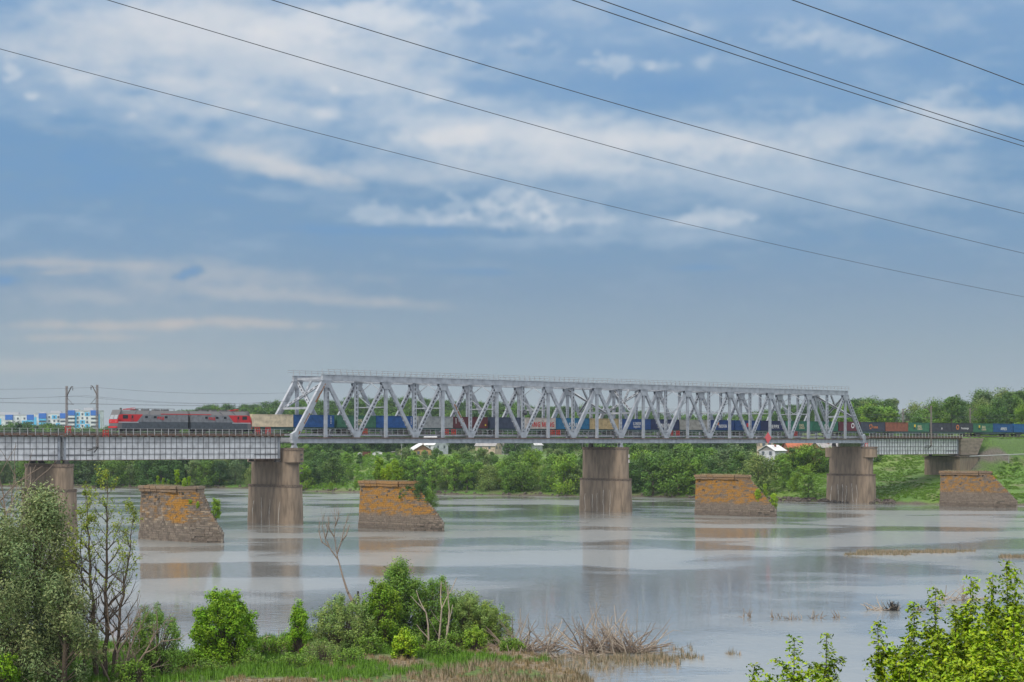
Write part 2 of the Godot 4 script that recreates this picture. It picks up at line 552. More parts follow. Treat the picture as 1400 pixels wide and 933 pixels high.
# ---------------------------------------------------------------- ground and water
func make_ground() -> void:
	var rows := PackedFloat32Array()
	var d := 4.0
	while d < 1750.0:
		rows.append(d)
		if d < 126.0:
			d += 3.5
		elif d < 172.0:
			d += 0.8
		elif d < 480.0:
			d += 14.0
		elif d < 780.0:
			d += 2.2
		elif d < 1150.0:
			d += 7.0
		else:
			d *= 1.12
	var cols := 300
	var v := PackedVector3Array()
	var c := PackedColorArray()
	var idx := PackedInt32Array()
	for r in rows.size():
		for q in cols:
			var az := lerpf(-0.62, 0.62, q / float(cols - 1))
			var x := rows[r] * tan(az)
			var h := ground_height(x, rows[r])
			v.append(Vector3(x, h, -rows[r]))
			var g := detail.get_noise_2d(x * 4.0, rows[r] * 4.0)
			var g2 := detail.get_noise_2d(x * 0.9 + 300.0, rows[r] * 0.9)
			var k := Color(0.075, 0.17, 0.018).lerp(Color(0.12, 0.20, 0.022), clampf(g2 * 1.6 + 0.4, 0, 1))
			if rows[r] < 300.0:
				k = Color(0.075, 0.13, 0.022).lerp(Color(0.20, 0.155, 0.10), smoothstep(-0.06, 0.18, g + 0.10 * g2))
				if h < 0.12:
					k = Color(0.13, 0.105, 0.075)
			elif h < 0.5:
				k = Color(0.10, 0.085, 0.06)
			else:
				var b := bridge_of(Vector3(x, 0, -rows[r]))
				if b.x > 240.0 and b.y > -16.0 and b.y < 9.0 and h > 8.5:
					k = Color(0.07, 0.135, 0.02).lerp(Color(0.11, 0.10, 0.085), smoothstep(0.0, 0.16, g + (254.0 - b.x) * 0.012))
				elif g > 0.18:
					k = k.lerp(Color(0.14, 0.12, 0.07), 0.5)
			c.append(k)
	for r in rows.size() - 1:
		for q in cols - 1:
			var a := r * cols + q
			idx.append_array(PackedInt32Array([a, a + cols, a + 1, a + 1, a + cols, a + cols + 1]))
	var st := SurfaceTool.new()
	var arr := []
	arr.resize(Mesh.ARRAY_MAX)
	arr[Mesh.ARRAY_VERTEX] = v
	arr[Mesh.ARRAY_COLOR] = c
	arr[Mesh.ARRAY_INDEX] = idx
	var m := ArrayMesh.new()
	m.add_surface_from_arrays(Mesh.PRIMITIVE_TRIANGLES, arr)
	st.create_from(m, 0)
	st.generate_normals()
	var o := part(self, "ground", st.commit(), mats.grass_ground)
	tag(o, "green river banks and wooded rising ground on both sides of the water", "ground", "", "structure")


func make_water() -> void:
	var m := StandardMaterial3D.new()
	m.resource_name = "river_water"
	m.albedo_color = Color(0.165, 0.178, 0.175).linear_to_srgb()
	m.roughness = 1.0
	m.metallic_specular = 0.8
	m.clearcoat_enabled = true
	m.clearcoat = 0.5
	m.clearcoat_roughness = 0.07
	# wind patches: lanes of rippled water between calmer ones
	var size := 512
	var f := FastNoiseLite.new()
	f.seed = 77
	f.frequency = 0.009
	f.fractal_octaves = 4
	f.domain_warp_enabled = true
	f.domain_warp_amplitude = 40.0
	f.domain_warp_frequency = 0.008
	var im := f.get_seamless_image(size, size, false, false, 0.15)
	im.convert(Image.FORMAT_L8)
	var data := im.get_data()
	var rough := data.duplicate()
	for k in data.size():
		var t := smoothstep(0.34, 0.70, data[k] / 255.0)
		rough[k] = int(lerpf(0.10, 0.40, t) * 255.0)
		data[k] = int(lerpf(0.28, 1.0, t) * 255.0)
	m.roughness_texture = ImageTexture.create_from_image(Image.create_from_data(size, size, false, Image.FORMAT_L8, rough))
	m.uv1_triplanar = true
	m.uv1_world_triplanar = true
	m.uv1_scale = Vector3(1.0 / 310.0, 1.0, 1.0 / 260.0)
	# ripples, lower in the calm lanes
	var rip := FastNoiseLite.new()
	rip.seed = 5
	rip.frequency = 0.08
	rip.fractal_octaves = 5
	rip.fractal_gain = 0.6
	var hi := rip.get_seamless_image(2048, 2048, false, false, 0.1)
	hi.convert(Image.FORMAT_L8)
	var calm := Image.create_from_data(size, size, false, Image.FORMAT_L8, data)
	calm.resize(2048, 2048, Image.INTERPOLATE_BILINEAR)
	var wave := hi.get_data()
	var much := calm.get_data()
	for k in wave.size():
		wave[k] = 128 + (wave[k] - 128) * much[k] / 255
	m.heightmap_enabled = true
	m.heightmap_texture = ImageTexture.create_from_image(Image.create_from_data(2048, 2048, false, Image.FORMAT_L8, wave))
	m.heightmap_scale = 13.0
	var st := MB.new()
	st.quad(Vector3(-900, 0, -40), Vector3(900, 0, -40), Vector3(900, 0, -1100), Vector3(-900, 0, -1100), Vector3.UP)
	var o := part(self, "water", st, m)
	tag(o, "grey rippled river under the bridge", "water", "", "structure")


# ---------------------------------------------------------------- truss
# a built-up member: solid web behind, two flanges and batten plates in front, so that the gaps between the battens read as holes
func laced(mb: MB, a: Vector3, b: Vector3, wide: float, deep: float, pitch: float, face: Vector3) -> void:
	var along := (b - a).normalized()
	var side := along.cross(face).normalized()
	var fl := wide * 0.27
	var off := side * (wide * 0.5 - fl * 0.5)
	mb.beam(a + off, b + off, fl, deep, face)
	mb.beam(a - off, b - off, fl, deep, face)
	mb.col = Color(0.22, 0.20, 0.19)   # inner web coloured dark: shade inside the member, painted in
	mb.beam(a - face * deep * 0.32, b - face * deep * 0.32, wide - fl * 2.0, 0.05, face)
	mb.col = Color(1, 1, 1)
	var long := (b - a).length()
	var count := int(long / pitch)
	for k in count + 1:
		var at := a.lerp(b, (k + 0.0) / count)
		mb.beam(at - side * (wide * 0.5 - fl) + face * deep * 0.42, at + side * (wide * 0.5 - fl) + face * deep * 0.42, pitch * 0.42, 0.05, face)


func make_truss() -> void:
	var t := thing("truss_bridge", "long grey-blue steel truss bridge span carrying the freight train over the river", "bridge", ORIGIN, TURN)
	var paint: Material = mats.bridge_paint
	var yb := 17.32
	var yt := 30.6
	var n := 24
	for side in [0.0, -WIDE]:
		var face := Vector3(0, 0, 1)
		var mb := MB.new()
		mb.box(Vector3(12 * PANEL, yt, side), Vector3(22 * PANEL + 2.0, 1.16, 0.62))
		mb.box(Vector3(12 * PANEL, yt - 0.61, side), Vector3(22 * PANEL + 2.4, 0.06, 0.95))
		mb.box(Vector3(12 * PANEL, yt + 0.61, side), Vector3(22 * PANEL + 2.2, 0.06, 0.85))
		part(t, "top_chord", mb, paint)
		mb = MB.new()
		mb.box(Vector3(12 * PANEL, yb - 0.02, side), Vector3(24 * PANEL - 1.2, 0.92, 0.55))
		mb.box(Vector3(12 * PANEL, yb - 0.52, side), Vector3(24 * PANEL - 0.8, 0.08, 0.9))
		for k in range(0, 49):
			mb.box(Vector3(2.0 + k * (24 * PANEL - 4.0) / 48.0, yb - 0.02, side + 0.29), Vector3(0.05, 0.9, 0.05))
		part(t, "bottom_chord", mb, paint)
		mb = MB.new()
		mb.box(Vector3(12 * PANEL, yb + 0.55, side), Vector3(24 * PANEL - 1.4, 0.2, 1.1))
		part(t, "chord_flange", mb, mats.rusty_flange)
		# members
		for k in n + 1:
			var x := k * PANEL
			if k % 2 == 1:
				mb = MB.new()
				mb.beam(Vector3(x, yb + 0.66, side), Vector3(x, yt - 0.7, side), 0.70, 0.46, face)
				part(t, "vertical_post", mb, paint)
			elif k > 0 and k < n:
				mb = MB.new()
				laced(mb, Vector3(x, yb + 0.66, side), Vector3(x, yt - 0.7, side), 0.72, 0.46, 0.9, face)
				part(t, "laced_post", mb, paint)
			if k % 2 == 0:
				if k < n:
					mb = MB.new()
					var a := Vector3(x + 0.15, yb + 0.5, side)
					var b := Vector3(x + PANEL - 0.25, yt - 0.55, side)
					if k == 0:
						mb.beam(a + Vector3(-0.5, -0.6, 0), b, 1.2, 0.66, face)
						part(t, "end_post", mb, paint)
					elif k in [10, 12, 14]:
						mb.beam(a, b, 0.92, 0.55, face)
						part(t, "diagonal", mb, paint)
					else:
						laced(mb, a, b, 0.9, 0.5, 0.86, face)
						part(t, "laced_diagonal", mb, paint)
				if k > 0:
					mb = MB.new()
					var a := Vector3(x - 0.15, yb + 0.5, side)
					var b := Vector3(x - PANEL + 0.25, yt - 0.55, side)
					if k == n:
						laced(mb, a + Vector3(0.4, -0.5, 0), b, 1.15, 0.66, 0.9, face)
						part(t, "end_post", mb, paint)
					else:
						mb.beam(a, b, 0.82, 0.5, face)
						for h in 10:
							var at := a.lerp(b, 0.08 + h * 0.085)
							mb.beam(at + Vector3(-0.42, -0.25, 0), at + Vector3(-0.38, 0.2, 0), 0.08, 0.66, face)
						part(t, "diagonal", mb, paint)
			# gusset plates
			if k % 2 == 1 or (k > 0 and k < n):
				mb = MB.new()
				var g: PackedVector2Array
				if k % 2 == 1:
					g = PackedVector2Array([Vector2(x - 1.35, yt - 0.6), Vector2(x + 1.35, yt - 0.6), Vector2(x + 1.35, yt - 1.0), Vector2(x + 0.75, yt - 2.1), Vector2(x - 0.75, yt - 2.1), Vector2(x - 1.35, yt - 1.0)])
				else:
					g = PackedVector2Array([Vector2(x - 0.75, yb + 0.67), Vector2(x + 0.75, yb + 0.67), Vector2(x + 1.3, yb + 1.75), Vector2(x + 0.9, yb + 2.0), Vector2(x - 0.9, yb + 2.0), Vector2(x - 1.3, yb + 1.75)])
				mb.prism(g, side + 0.335, side + 0.37)
				mb.prism(g, side - 0.37, side - 0.335)
				part(t, "gusset_plate", mb, paint)
		# end shoes
		for x in [0.0, n * PANEL]:
			mb = MB.new()
			mb.prism(PackedVector2Array([Vector2(x - 0.75, yb - 0.55), Vector2(x + 0.75, yb - 0.55), Vector2(x + 0.85, yb + 1.1), Vector2(x + 0.3, yb + 2.0), Vector2(x - 0.75, yb + 1.4)]), side - 0.42, side + 0.42)
			part(t, "end_shoe", mb, mats.bridge_paint)
		# handrail on the top chord
		mb = MB.new()
		var x0 := 0.55 * PANEL if side < 0 else 0.9 * PANEL
		var zz: float = side + 0.32
		for k in 113:
			var x := lerpf(0.86 * PANEL, 23.15 * PANEL, k / 112.0)
			mb.box(Vector3(x, yt + 1.22, zz), Vector3(0.09, 1.05, 0.09))
		for y in [0.0, 0.45]:
			mb.beam(Vector3(x0 + 1.0, yt + 1.74 - y, zz), Vector3(23.15 * PANEL, yt + 1.74 - y, zz), 0.06, 0.08)
		part(t, "top_railing", mb, mats.rail_grey)
		# rusty runs where the paint has gone
		for r in [[0, 0.25, 0.42, 1], [0, 0.62, 0.95, 1], [0, 0.02, 0.12, 1], [6, 0.3, 0.62, -1]]:
			mb = MB.new()
			var a := Vector3(r[0] * PANEL + 0.1, yb + 0.5, side)
			var b := Vector3((r[0] + r[3]) * PANEL, yt - 0.55, side)
			var up := Vector3(0.22, 0.0, 0.0) if r[3] > 0 else Vector3(0.1, 0, 0)
			for q in 9:
				var s0: float = lerpf(r[1], r[2], q / 9.0)
				var s1: float = lerpf(r[1], r[2], (q + rng.randf_range(0.5, 1.2)) / 9.0)
				var zo := Vector3(0, 0, 0.368 if r[3] > 0 else 0.288)
				mb.beam(a.lerp(b, s0) + up + zo, a.lerp(b, s1) + up + zo + Vector3(rng.randf_range(-0.1, 0.1), 0, 0), rng.randf_range(0.15, 0.42), 0.012, face)
			if side == 0.0:
				part(t, "rust_run", mb, mats.rust_patch)
	# bracing between the trusses
	for k in range(1, n):
		var x := k * PANEL
		var mb := MB.new()
		mb.beam(Vector3(x, yt - 0.1, -0.3), Vector3(x, yt - 0.1, -WIDE + 0.3), 0.35, 0.5)
		part(t, "top_strut", mb, paint)
		if k < n - 1:
			mb = MB.new()
			mb.beam(Vector3(x, yt - 0.2, -0.3), Vector3(x + PANEL, yt - 0.2, -WIDE + 0.3), 0.22, 0.22)
			mb.beam(Vector3(x, yt - 0.45, -WIDE + 0.3), Vector3(x + PANEL, yt - 0.45, -0.3), 0.22, 0.22)
			part(t, "lateral_brace", mb, paint)
		if k % 2 == 1 and not k in [1, 11, 13, 23]:
			mb = MB.new()
			var mid := -WIDE * 0.5
			mb.beam(Vector3(x, 24.6, -0.25), Vector3(x, 24.6, -WIDE + 0.25), 0.2, 0.22)
			for z in [-0.25, -WIDE + 0.25]:
				mb.beam(Vector3(x, yt - 0.7, mid), Vector3(x, 27.3, z), 0.14, 0.14)
				mb.beam(Vector3(x, 27.3, z), Vector3(x, 24.7, mid), 0.14, 0.14)
			part(t, "sway_frame", mb, paint)
	# heavy laced portals at the ends and over the middle pier
	for pr in [[1, 0], [23, 24], [11, 12], [13, 12]]:
		var top := Vector3(pr[0] * PANEL, yt - 0.6, 0)
		var low := Vector3(pr[1] * PANEL, yb, 0)
		var h := top.lerp(low, 0.46)
		var up := (top - low).normalized()
		var out := Vector3(-1 if pr[1] < pr[0] else 1, 0.4, 0).normalized()
		var mb := MB.new()
		mb.beam(h + Vector3(0, 0, -0.3), h + Vector3(0, 0, -WIDE + 0.3), 0.45, 0.5)
		part(t, "portal_strut", mb, paint)
		mb = MB.new()
		var far := Vector3(0, 0, -WIDE + 0.3)
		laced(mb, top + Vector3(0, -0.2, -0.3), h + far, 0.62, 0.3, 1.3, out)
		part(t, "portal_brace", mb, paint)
		mb = MB.new()
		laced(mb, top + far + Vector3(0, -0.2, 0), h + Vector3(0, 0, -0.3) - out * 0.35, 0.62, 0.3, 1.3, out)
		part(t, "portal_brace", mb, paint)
		mb = MB.new()
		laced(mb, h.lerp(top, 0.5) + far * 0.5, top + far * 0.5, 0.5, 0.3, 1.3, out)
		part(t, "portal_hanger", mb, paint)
	# floor: cross beams, deck slabs, walkway with its handrail
	for k in n + 1:
		var mb := MB.new()
		mb.beam(Vector3(k * PANEL, yb + 0.1, -0.3), Vector3(k * PANEL, yb + 0.1, -WIDE + 0.3), 0.4, 1.0)
		part(t, "cross_beam", mb, mats.bridge_paint)
	var deck := MB.new()
	for z in [-1.5, -4.3, -5.7, -8.5]:
		deck.box(Vector3(12 * PANEL, yb + 0.3, z), Vector3(24 * PANEL, 0.9, 0.3))
	deck.box(Vector3(12 * PANEL, 18.45, -5.0), Vector3(24 * PANEL, 0.3, 8.6))
	part(t, "deck", deck, mats.bridge_paint)
	for z in [-0.95, -WIDE + 0.95]:
		var mb := MB.new()
		for k in 126:
			var x := 0.6 + k * (24 * PANEL - 1.2) / 125.0
			mb.box(Vector3(x, 19.15, z), Vector3(0.07, 1.3, 0.07))
		for y in [18.75, 19.25, 19.78]:
			mb.beam(Vector3(0.5, y, z), Vector3(24 * PANEL - 0.5, y, z), 0.05, 0.06)
		part(t, "walkway_railing", mb, mats.rail_grey)
	for x in [17.6, 19.6, 43.0, 45.2, 76.5, 78.4, 118.5, 121.0, 168.8]:
		refuge(t, x, 18.6, -0.8)


func refuge(t: Node3D, x: float, y: float, z: float) -> void:
	var mb := MB.new()
	for q in [-0.55, 0.0, 0.55]:
		mb.box(Vector3(x + q, y + 0.65, z), Vector3(0.16, 1.3, 0.12))
	mb.box(Vector3(x, y + 1.2, z), Vector3(1.3, 0.16, 0.1))
	mb.box(Vector3(x, y + 0.55, z - 0.02), Vector3(1.25, 0.3, 0.06))
	part(t, "red_gate", mb, mats.red_paint)


# ---------------------------------------------------------------- plate girders
func make_girders() -> void:
	var spans := [
		[-105.6, -54.5, "white plate-girder span running left of the twin catenary masts"],
		[-54.1, -3.3, "white plate-girder span under the red and grey locomotive"],
		[199.4, 245.8, "white plate-girder span between truss bridge and abutment"],
	]
	var rib: ArrayMesh
	for s in spans:
		var long: float = s[1] - s[0]
		var t := thing("girder_span", s[2], "bridge", on_bridge(s[0], 0, 0), TURN, "plate girder approach spans")
		for z in [-0.4, -WIDE + 0.4]:
			var mb := MB.new()
			mb.box(Vector3(long * 0.5, 15.75, z), Vector3(long, 4.4, 0.05))
			part(t, "web", mb, mats.bridge_paint_pale)
			mb = MB.new()
			mb.box(Vector3(long * 0.5, 13.52, z), Vector3(long, 0.09, 0.62))
			part(t, "bottom_flange", mb, mats.rusty_flange)
			mb = MB.new()
			mb.box(Vector3(long * 0.5, 18.0, z), Vector3(long, 0.1, 0.62))
			part(t, "top_flange", mb, mats.dirty_rib)
		for y in [[16.85, 0.06, 0.0, 1.0], [15.72, 0.13, 0.0, 1.0], [14.6, 0.05, 0.0, 1.0], [14.45, 0.15, 0.01, 0.13], [14.45, 0.15, 0.87, 0.99]]:
			var mb := MB.new()
			mb.box(Vector3(long * (y[2] + y[3]) * 0.5, y[0], -0.30), Vector3(long * (y[3] - y[2]), y[1], 0.14))
			part(t, "longitudinal_rib", mb, mats.dirty_rib)
		if rib == null:
			var mb := MB.new()
			mb.box(Vector3(0, 15.75, -0.30), Vector3(0.036, 4.36, 0.13))
			rib = mb.done()
		var count := int(long / 1.27)
		for k in count + 1:
			part(t, "stiffener", rib, mats.dirty_rib, Vector3(0.04 + (long - 0.08) * k / count, 0, 0))
		for x in [0.45, long - 0.45]:
			var mb := MB.new()
			mb.box(Vector3(x, 15.75, -0.28), Vector3(0.4, 4.36, 0.2))
			part(t, "bearing_stiffener", mb, mats.bridge_paint)
		for k in 9:
			var mb := MB.new()
			var x := 1.0 + (long - 2.0) * k / 8.0
			mb.beam(Vector3(x, 17.4, -0.6), Vector3(x, 17.4, -WIDE + 0.6), 0.3, 0.9)
			mb.beam(Vector3(x, 14.0, -0.6), Vector3(x, 14.0, -WIDE + 0.6), 0.2, 0.25)
			part(t, "cross_frame", mb, mats.bridge_paint)
		var mb := MB.new()
		mb.box(Vector3(long * 0.5, 18.35, -WIDE * 0.5), Vector3(long, 0.45, WIDE - 0.8))
		part(t, "deck", mb, mats.bridge_paint)
		mb = MB.new()
		mb.box(Vector3(long * 0.5, 18.52, 0.42), Vector3(long, 0.16, 1.2))
		mb.box(Vector3(long * 0.5, 18.36, 0.98), Vector3(long, 0.3, 0.1))
		for k in int(long / 1.6) + 1:
			mb.beam(Vector3(0.2 + k * 1.6, 18.15, 0.9), Vector3(0.2 + k * 1.6, 18.05, -0.2), 0.12, 0.2)
		part(t, "walkway", mb, mats.rusty_flange)
		mb = MB.new()
		for k in int(long / 1.6) + 1:
			mb.box(Vector3(0.2 + k * 1.6, 18.95, 1.06), Vector3(0.1, 1.3, 0.1))
		for y in [19.05, 19.55]:
			mb.beam(Vector3(0.1, y, 1.06), Vector3(long - 0.1, y, 1.06), 0.04, 0.05)
		part(t, "railing", mb, mats.rail_grey)
		if s[0] > -60 and s[0] < 0:
			refuge(t, 0.6, 18.7, 0.6)
			refuge(t, 44.3, 18.7, 0.6)
			refuge(t, 47.0, 18.7, 0.6)
			refuge(t, 8.4, 18.0, 1.2)
		# bearings
		for x in [0.7, long - 0.7]:
			for z in [-0.4, -WIDE + 0.4]:
				mb = MB.new()
				mb.box(Vector3(x, 13.26, z), Vector3(0.9, 0.42, 0.7))
				mb.box(Vector3(x, 12.98, z), Vector3(1.2, 0.16, 0.9))
				part(t, "bearing", mb, mats.dark_steel)


# ---------------------------------------------------------------- piers
func stadium(mb: MB, rings: Array, straight: float, cx := 0.0, cz := 0.0) -> void:
	var seg := 14
	var prev := []
	for ring in rings:
		var pts := []
		for k in seg + 1:
			var a := PI * k / seg
			pts.append([Vector3(cx + cos(a) * ring[1], ring[0], cz + straight * 0.5 + sin(a) * ring[1]), Vector3(cos(a), 0, sin(a))])
		for k in seg + 1:
			var a := PI + PI * k / seg
			pts.append([Vector3(cx + cos(a) * ring[1], ring[0], cz - straight * 0.5 + sin(a) * ring[1]), Vector3(cos(a), 0, sin(a))])
		if prev:
			var base := mb.v.size()
			var flat: bool = absf(prev[0][0].y - ring[0]) < 0.001
			for k in pts.size():
				for q in [prev[k], pts[k]]:
					mb.v.append(q[0])
					mb.n.append(q[1] if not flat else Vector3.UP)
					mb.c.append(mb.col)
			for k in pts.size():
				var e := base + k * 2
				var f := base + ((k + 1) % pts.size()) * 2
				mb.i.append_array(PackedInt32Array([e, f, e + 1, f, f + 1, e + 1]))
		prev = pts
	# lid
	var centre := Vector3(cx, rings[-1][0], cz)
	for k in prev.size():
		mb.tri(centre, prev[k][0], prev[(k + 1) % prev.size()][0], Vector3.UP)


func make_piers() -> void:
	var spots := [
		[-54.3, 13.0, "brown concrete bridge pier behind the foreground willow"],
		[-1.2, 15.9, "stepped brown concrete pier where girder and truss meet beside the locomotive"],
		[99.0, 15.9, "brown concrete pier with white lime streaks at mid truss"],
		[199.2, 15.9, "brown concrete pier with white mark plates near the right grassy bank"],
	]
	for k in spots.size():
		var s: Array = spots[k]
		var t := thing("bridge_pier", s[2], "pier", on_bridge(s[0], 0, -WIDE * 0.5), TURN, "concrete piers in the river")
		var mb := MB.new()
		stadium(mb, [[-1.5, 2.62], [7.6, 2.34]], 11.0)
		part(t, "base", mb, mats.concrete)
		mb = MB.new()
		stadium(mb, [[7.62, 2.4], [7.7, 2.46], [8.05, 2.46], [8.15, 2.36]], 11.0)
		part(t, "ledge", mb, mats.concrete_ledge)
		mb = MB.new()
		if k == 1 or k == 3:
			# low seat for the girder, tall part for the truss and a full-height round nose
			var flip := -1.0 if k == 3 else 1.0
			stadium(mb, [[8.1, 1.95], [12.85, 1.9]], 10.4)
			part(t, "shaft", mb, mats.concrete)
			mb = MB.new()
			mb.box(Vector3(flip * 0.98, 14.3, 0), Vector3(1.82, 2.95, 10.4))
			part(t, "truss_seat", mb, mats.concrete)
			mb = MB.new()
			stadium(mb, [[12.8, 1.93], [15.2, 1.93]], 1.0, 0.0, 6.1)
			part(t, "nose", mb, mats.concrete)
			mb = MB.new()
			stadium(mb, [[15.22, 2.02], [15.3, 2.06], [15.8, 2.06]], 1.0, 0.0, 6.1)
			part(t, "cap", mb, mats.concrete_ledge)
			mb = MB.new()
			stadium(mb, [[12.8, 1.93], [15.5, 1.93]], 1.0, 0.0, -6.1)
			part(t, "tail", mb, mats.concrete)
		elif k == 0:
			stadium(mb, [[8.1, 1.95], [12.2, 1.9]], 10.4)
			part(t, "shaft", mb, mats.concrete)
			mb = MB.new()
			stadium(mb, [[12.22, 2.0], [12.3, 2.04], [12.85, 2.04]], 10.4)
			part(t, "cap", mb, mats.concrete_ledge)
		else:
			stadium(mb, [[8.1, 1.95], [15.1, 1.9]], 10.4)
			part(t, "shaft", mb, mats.concrete)
			mb = MB.new()
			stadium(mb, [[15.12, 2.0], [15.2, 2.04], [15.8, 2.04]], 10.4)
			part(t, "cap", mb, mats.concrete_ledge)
		# truss bearings
		if k > 0:
			for z in [0.0, -WIDE]:
				mb = MB.new()
				mb.prism(PackedVector2Array([Vector2(-0.65, 15.8), Vector2(0.65, 15.8), Vector2(0.22, 16.5), Vector2(0.45, 16.75), Vector2(-0.45, 16.75), Vector2(-0.22, 16.5)]), z + WIDE * 0.5 - 0.45, z + WIDE * 0.5 + 0.45)
				part(t, "bearing", mb, mats.bridge_paint if z == 0.0 else mats.dark_steel, Vector3(1.2 if k == 1 else (-1.2 if k == 3 else 0.0), 0, 0))
		if k == 2 or k == 3:
			mb = MB.new()
			for q in 14:
				mb.box(Vector3(-1.5, 16.4, -6.5 + q), Vector3(0.06, 1.2, 0.06))
			mb.beam(Vector3(-1.5, 17.0, -6.5), Vector3(-1.5, 17.0, 6.5), 0.05, 0.05)
			part(t, "cap_railing", mb, mats.rail_grey)
		# lime that has run down the side that faces the viewer
		var runs := {1: [-4.2, -1.6, 1.4, 4.9], 2: [-4.6, -2.2, -0.5, 1.6, 3.7], 3: [-4.8, -2.8, -1.2, 0.2, 2.0, 3.6]}
		for z in runs.get(k, []):
			mb = MB.new()
			var at: float = z
			var y := 4.6 + rng.randf_range(-0.4, 0.9)
			while y > 0.05:
				var step := rng.randf_range(0.4, 0.9)
				var nz: float = at + rng.randf_range(-0.16, 0.16)
				var r0 := -lerpf(2.575, 2.34, y / 7.6) - 0.012
				var r1 := -lerpf(2.575, 2.34, (y - step) / 7.6) - 0.012
				mb.beam(Vector3(r0, y, at), Vector3(r1, maxf(y - step, 0.02), nz), rng.randf_range(0.05, 0.16), 0.01, Vector3(1, 0, 0))
				at = nz
				y -= step
			part(t, "lime_run", mb, mats.lime)
		# ladder irons and water-level plates on the nose
		if k == 1:
			for q in 5:
				mb = MB.new()
				mb.box(Vector3(0.35 + (q % 2) * 0.12, 14.4 - q * 0.95, 6.6 + 1.95), Vector3(0.5, 0.3, 0.25))
				part(t, "ladder_iron", mb, mats.dark_steel)
		elif k > 1:
			for q in 2:
				mb = MB.new()
				mb.box(Vector3(0.9, 13.6 - q * 1.25, 5.2 + 1.75), Vector3(0.55, 0.8, 0.06))
				var o := part(t, "mark_plate", mb, mats.lime)
				tag(o, "small white plate on the pier nose", "")
			mb = MB.new()
			mb.box(Vector3(0.95, 12.6, 5.2 + 1.7), Vector3(0.5, 0.6, 0.05))
			part(t, "mark_backing", mb, mats.dark_steel)


# ---------------------------------------------------------------- the masonry piers of an older bridge
func make_old_piers() -> void:
	var list := [
		[-55.0, 31.8, 53.4, 0.25, "old stone pier with grey masonry and one orange lichen patch", 0],
		[-0.75, 25.6, 47.9, 0.9, "old stone pier covered in orange lichen with trees growing on top", 1],
		[100.75, 24.8, 46.9, 0.85, "old stone pier with smooth orange lichen face and dry grass top", 2],
		[193.5, 30.0, 51.9, 0.55, "old stone pier at the foot of the bridge abutment", 3],
	]
	for p in list:
		var t := thing("old_stone_pier", p[4], "pier", on_bridge(p[0], 0, p[1]), TURN, "abandoned stone piers")
		var long: float = p[2] - p[1]
		var seed_ := rng.randi() % 1000
		var mb := MB.new()
		var core := MB.new()
		var course := 0.385
		var rows := 22
		var prev: Array = []
		for r in rows:
			var y := -0.1 + r * course
			var ring := old_ring(y + course * 0.5, long)
			var inner := old_ring(y, long, 0.10)
			if prev:
				for k in 5:
					core.quad(prev[k], prev[(k + 1) % 5], inner[(k + 1) % 5], inner[k], (prev[k] + prev[(k + 1) % 5]) * 0.5 - Vector3(0, y, long * 0.45))
			prev = inner
			for e in 5:
				var a: Vector3 = ring[e]
				var b: Vector3 = ring[(e + 1) % 5]
				var len_ := (b - a).length()
				var along := (b - a).normalized()
				var out := along.cross(Vector3.UP).normalized()
				if out.dot((a + b) * 0.5 - Vector3(0, y, long * 0.4)) < 0:
					out = -out
				var x := 0.0
				while x < len_ - 0.05:
					var w := rng.randf_range(0.5, 1.1)
					if r % 2 == 1 and x == 0.0:
						w *= 0.6
					w = minf(w, len_ - x)
					var mid := a + along * (x + w * 0.5)
					mb.col = stone_color(p[5], r, mid.z / long, seed_, p[3], e)
					var deep := 0.3
					var proud := rng.randf_range(-0.03, 0.04)
					if e == 1 or e == 2:
						proud += rng.randf_range(-0.12, 0.08)
					if not (r > 14 and rng.randf() < 0.05):
						var first := mb.v.size()
						mb.beam(mid - along * (w * 0.5 - 0.018) + out * (proud - deep * 0.5), mid + along * (w * 0.5 - 0.018) + out * (proud - deep * 0.5), deep, course - 0.028)
						for q in range(first, mb.v.size()):
							var l := lichen(p[5], mb.v[q].y, mb.v[q].z / long, seed_) * (0.3 if e == 2 else 1.0)
							mb.c[q] = mb.col.lerp(Color(0.46, 0.225, 0.030) * rng.randf_range(0.85, 1.12), l)
					x += w
		var lid := old_ring(rows * course - 0.1, long, 0.1)
		for k in 5:
			core.tri(Vector3(0, rows * course - 0.12, long * 0.3), lid[k], lid[(k + 1) % 5], Vector3.UP)
		part(t, "core", core, mats.mortar)
		var o := part(t, "masonry", mb, mats.stone)
		o.set_meta("kind", "stuff")
		# cornice stones, each a piece of its own
		var y := rows * course - 0.1
		for layer in 2:
			var ring := old_ring(9.2, long, -0.22 - layer * 0.14)
			for e in 5:
				var a: Vector3 = ring[e]
				var b: Vector3 = ring[(e + 1) % 5]
				a.y = y + 0.24 + layer * 0.52
				b.y = a.y
				var n := maxi(1, int((b - a).length() / 1.7))
				for k in n:
					mb = MB.new()
					mb.col = stone_color(p[5], 23 + layer, 0.3, seed_, p[3], e)
					var sag := rng.randf_range(-0.04, 0.04)
					var q0 := a.lerp(b, k / float(n)) + Vector3(0, sag, 0)
					var q1 := a.lerp(b, (k + 0.97) / n) + Vector3(0, sag, 0)
					var inn := (Vector3(0, q0.y, long * 0.3) - (q0 + q1) * 0.5)
					inn.y = 0
					mb.beam(q0 + inn.normalized() * 0.5, q1 + inn.normalized() * 0.5, 1.0, 0.46 if layer == 0 else 0.5)
					part(t, "cornice_stone", mb, mats.stone)
		# rubble fill on the top
		mb = MB.new()
		mb.col = Color(0.12, 0.11, 0.06) if p[5] != 2 else Color(0.24, 0.2, 0.1)
		mb.prism(PackedVector2Array([Vector2(-1.9, 0.5), Vector2(1.9, 0.5), Vector2(1.2, 1.1), Vector2(-1.0, 1.2)]), 0.5, long * 0.58)
		part(t, "earth_fill", mb, mats.stone, Vector3(0, y, 0))


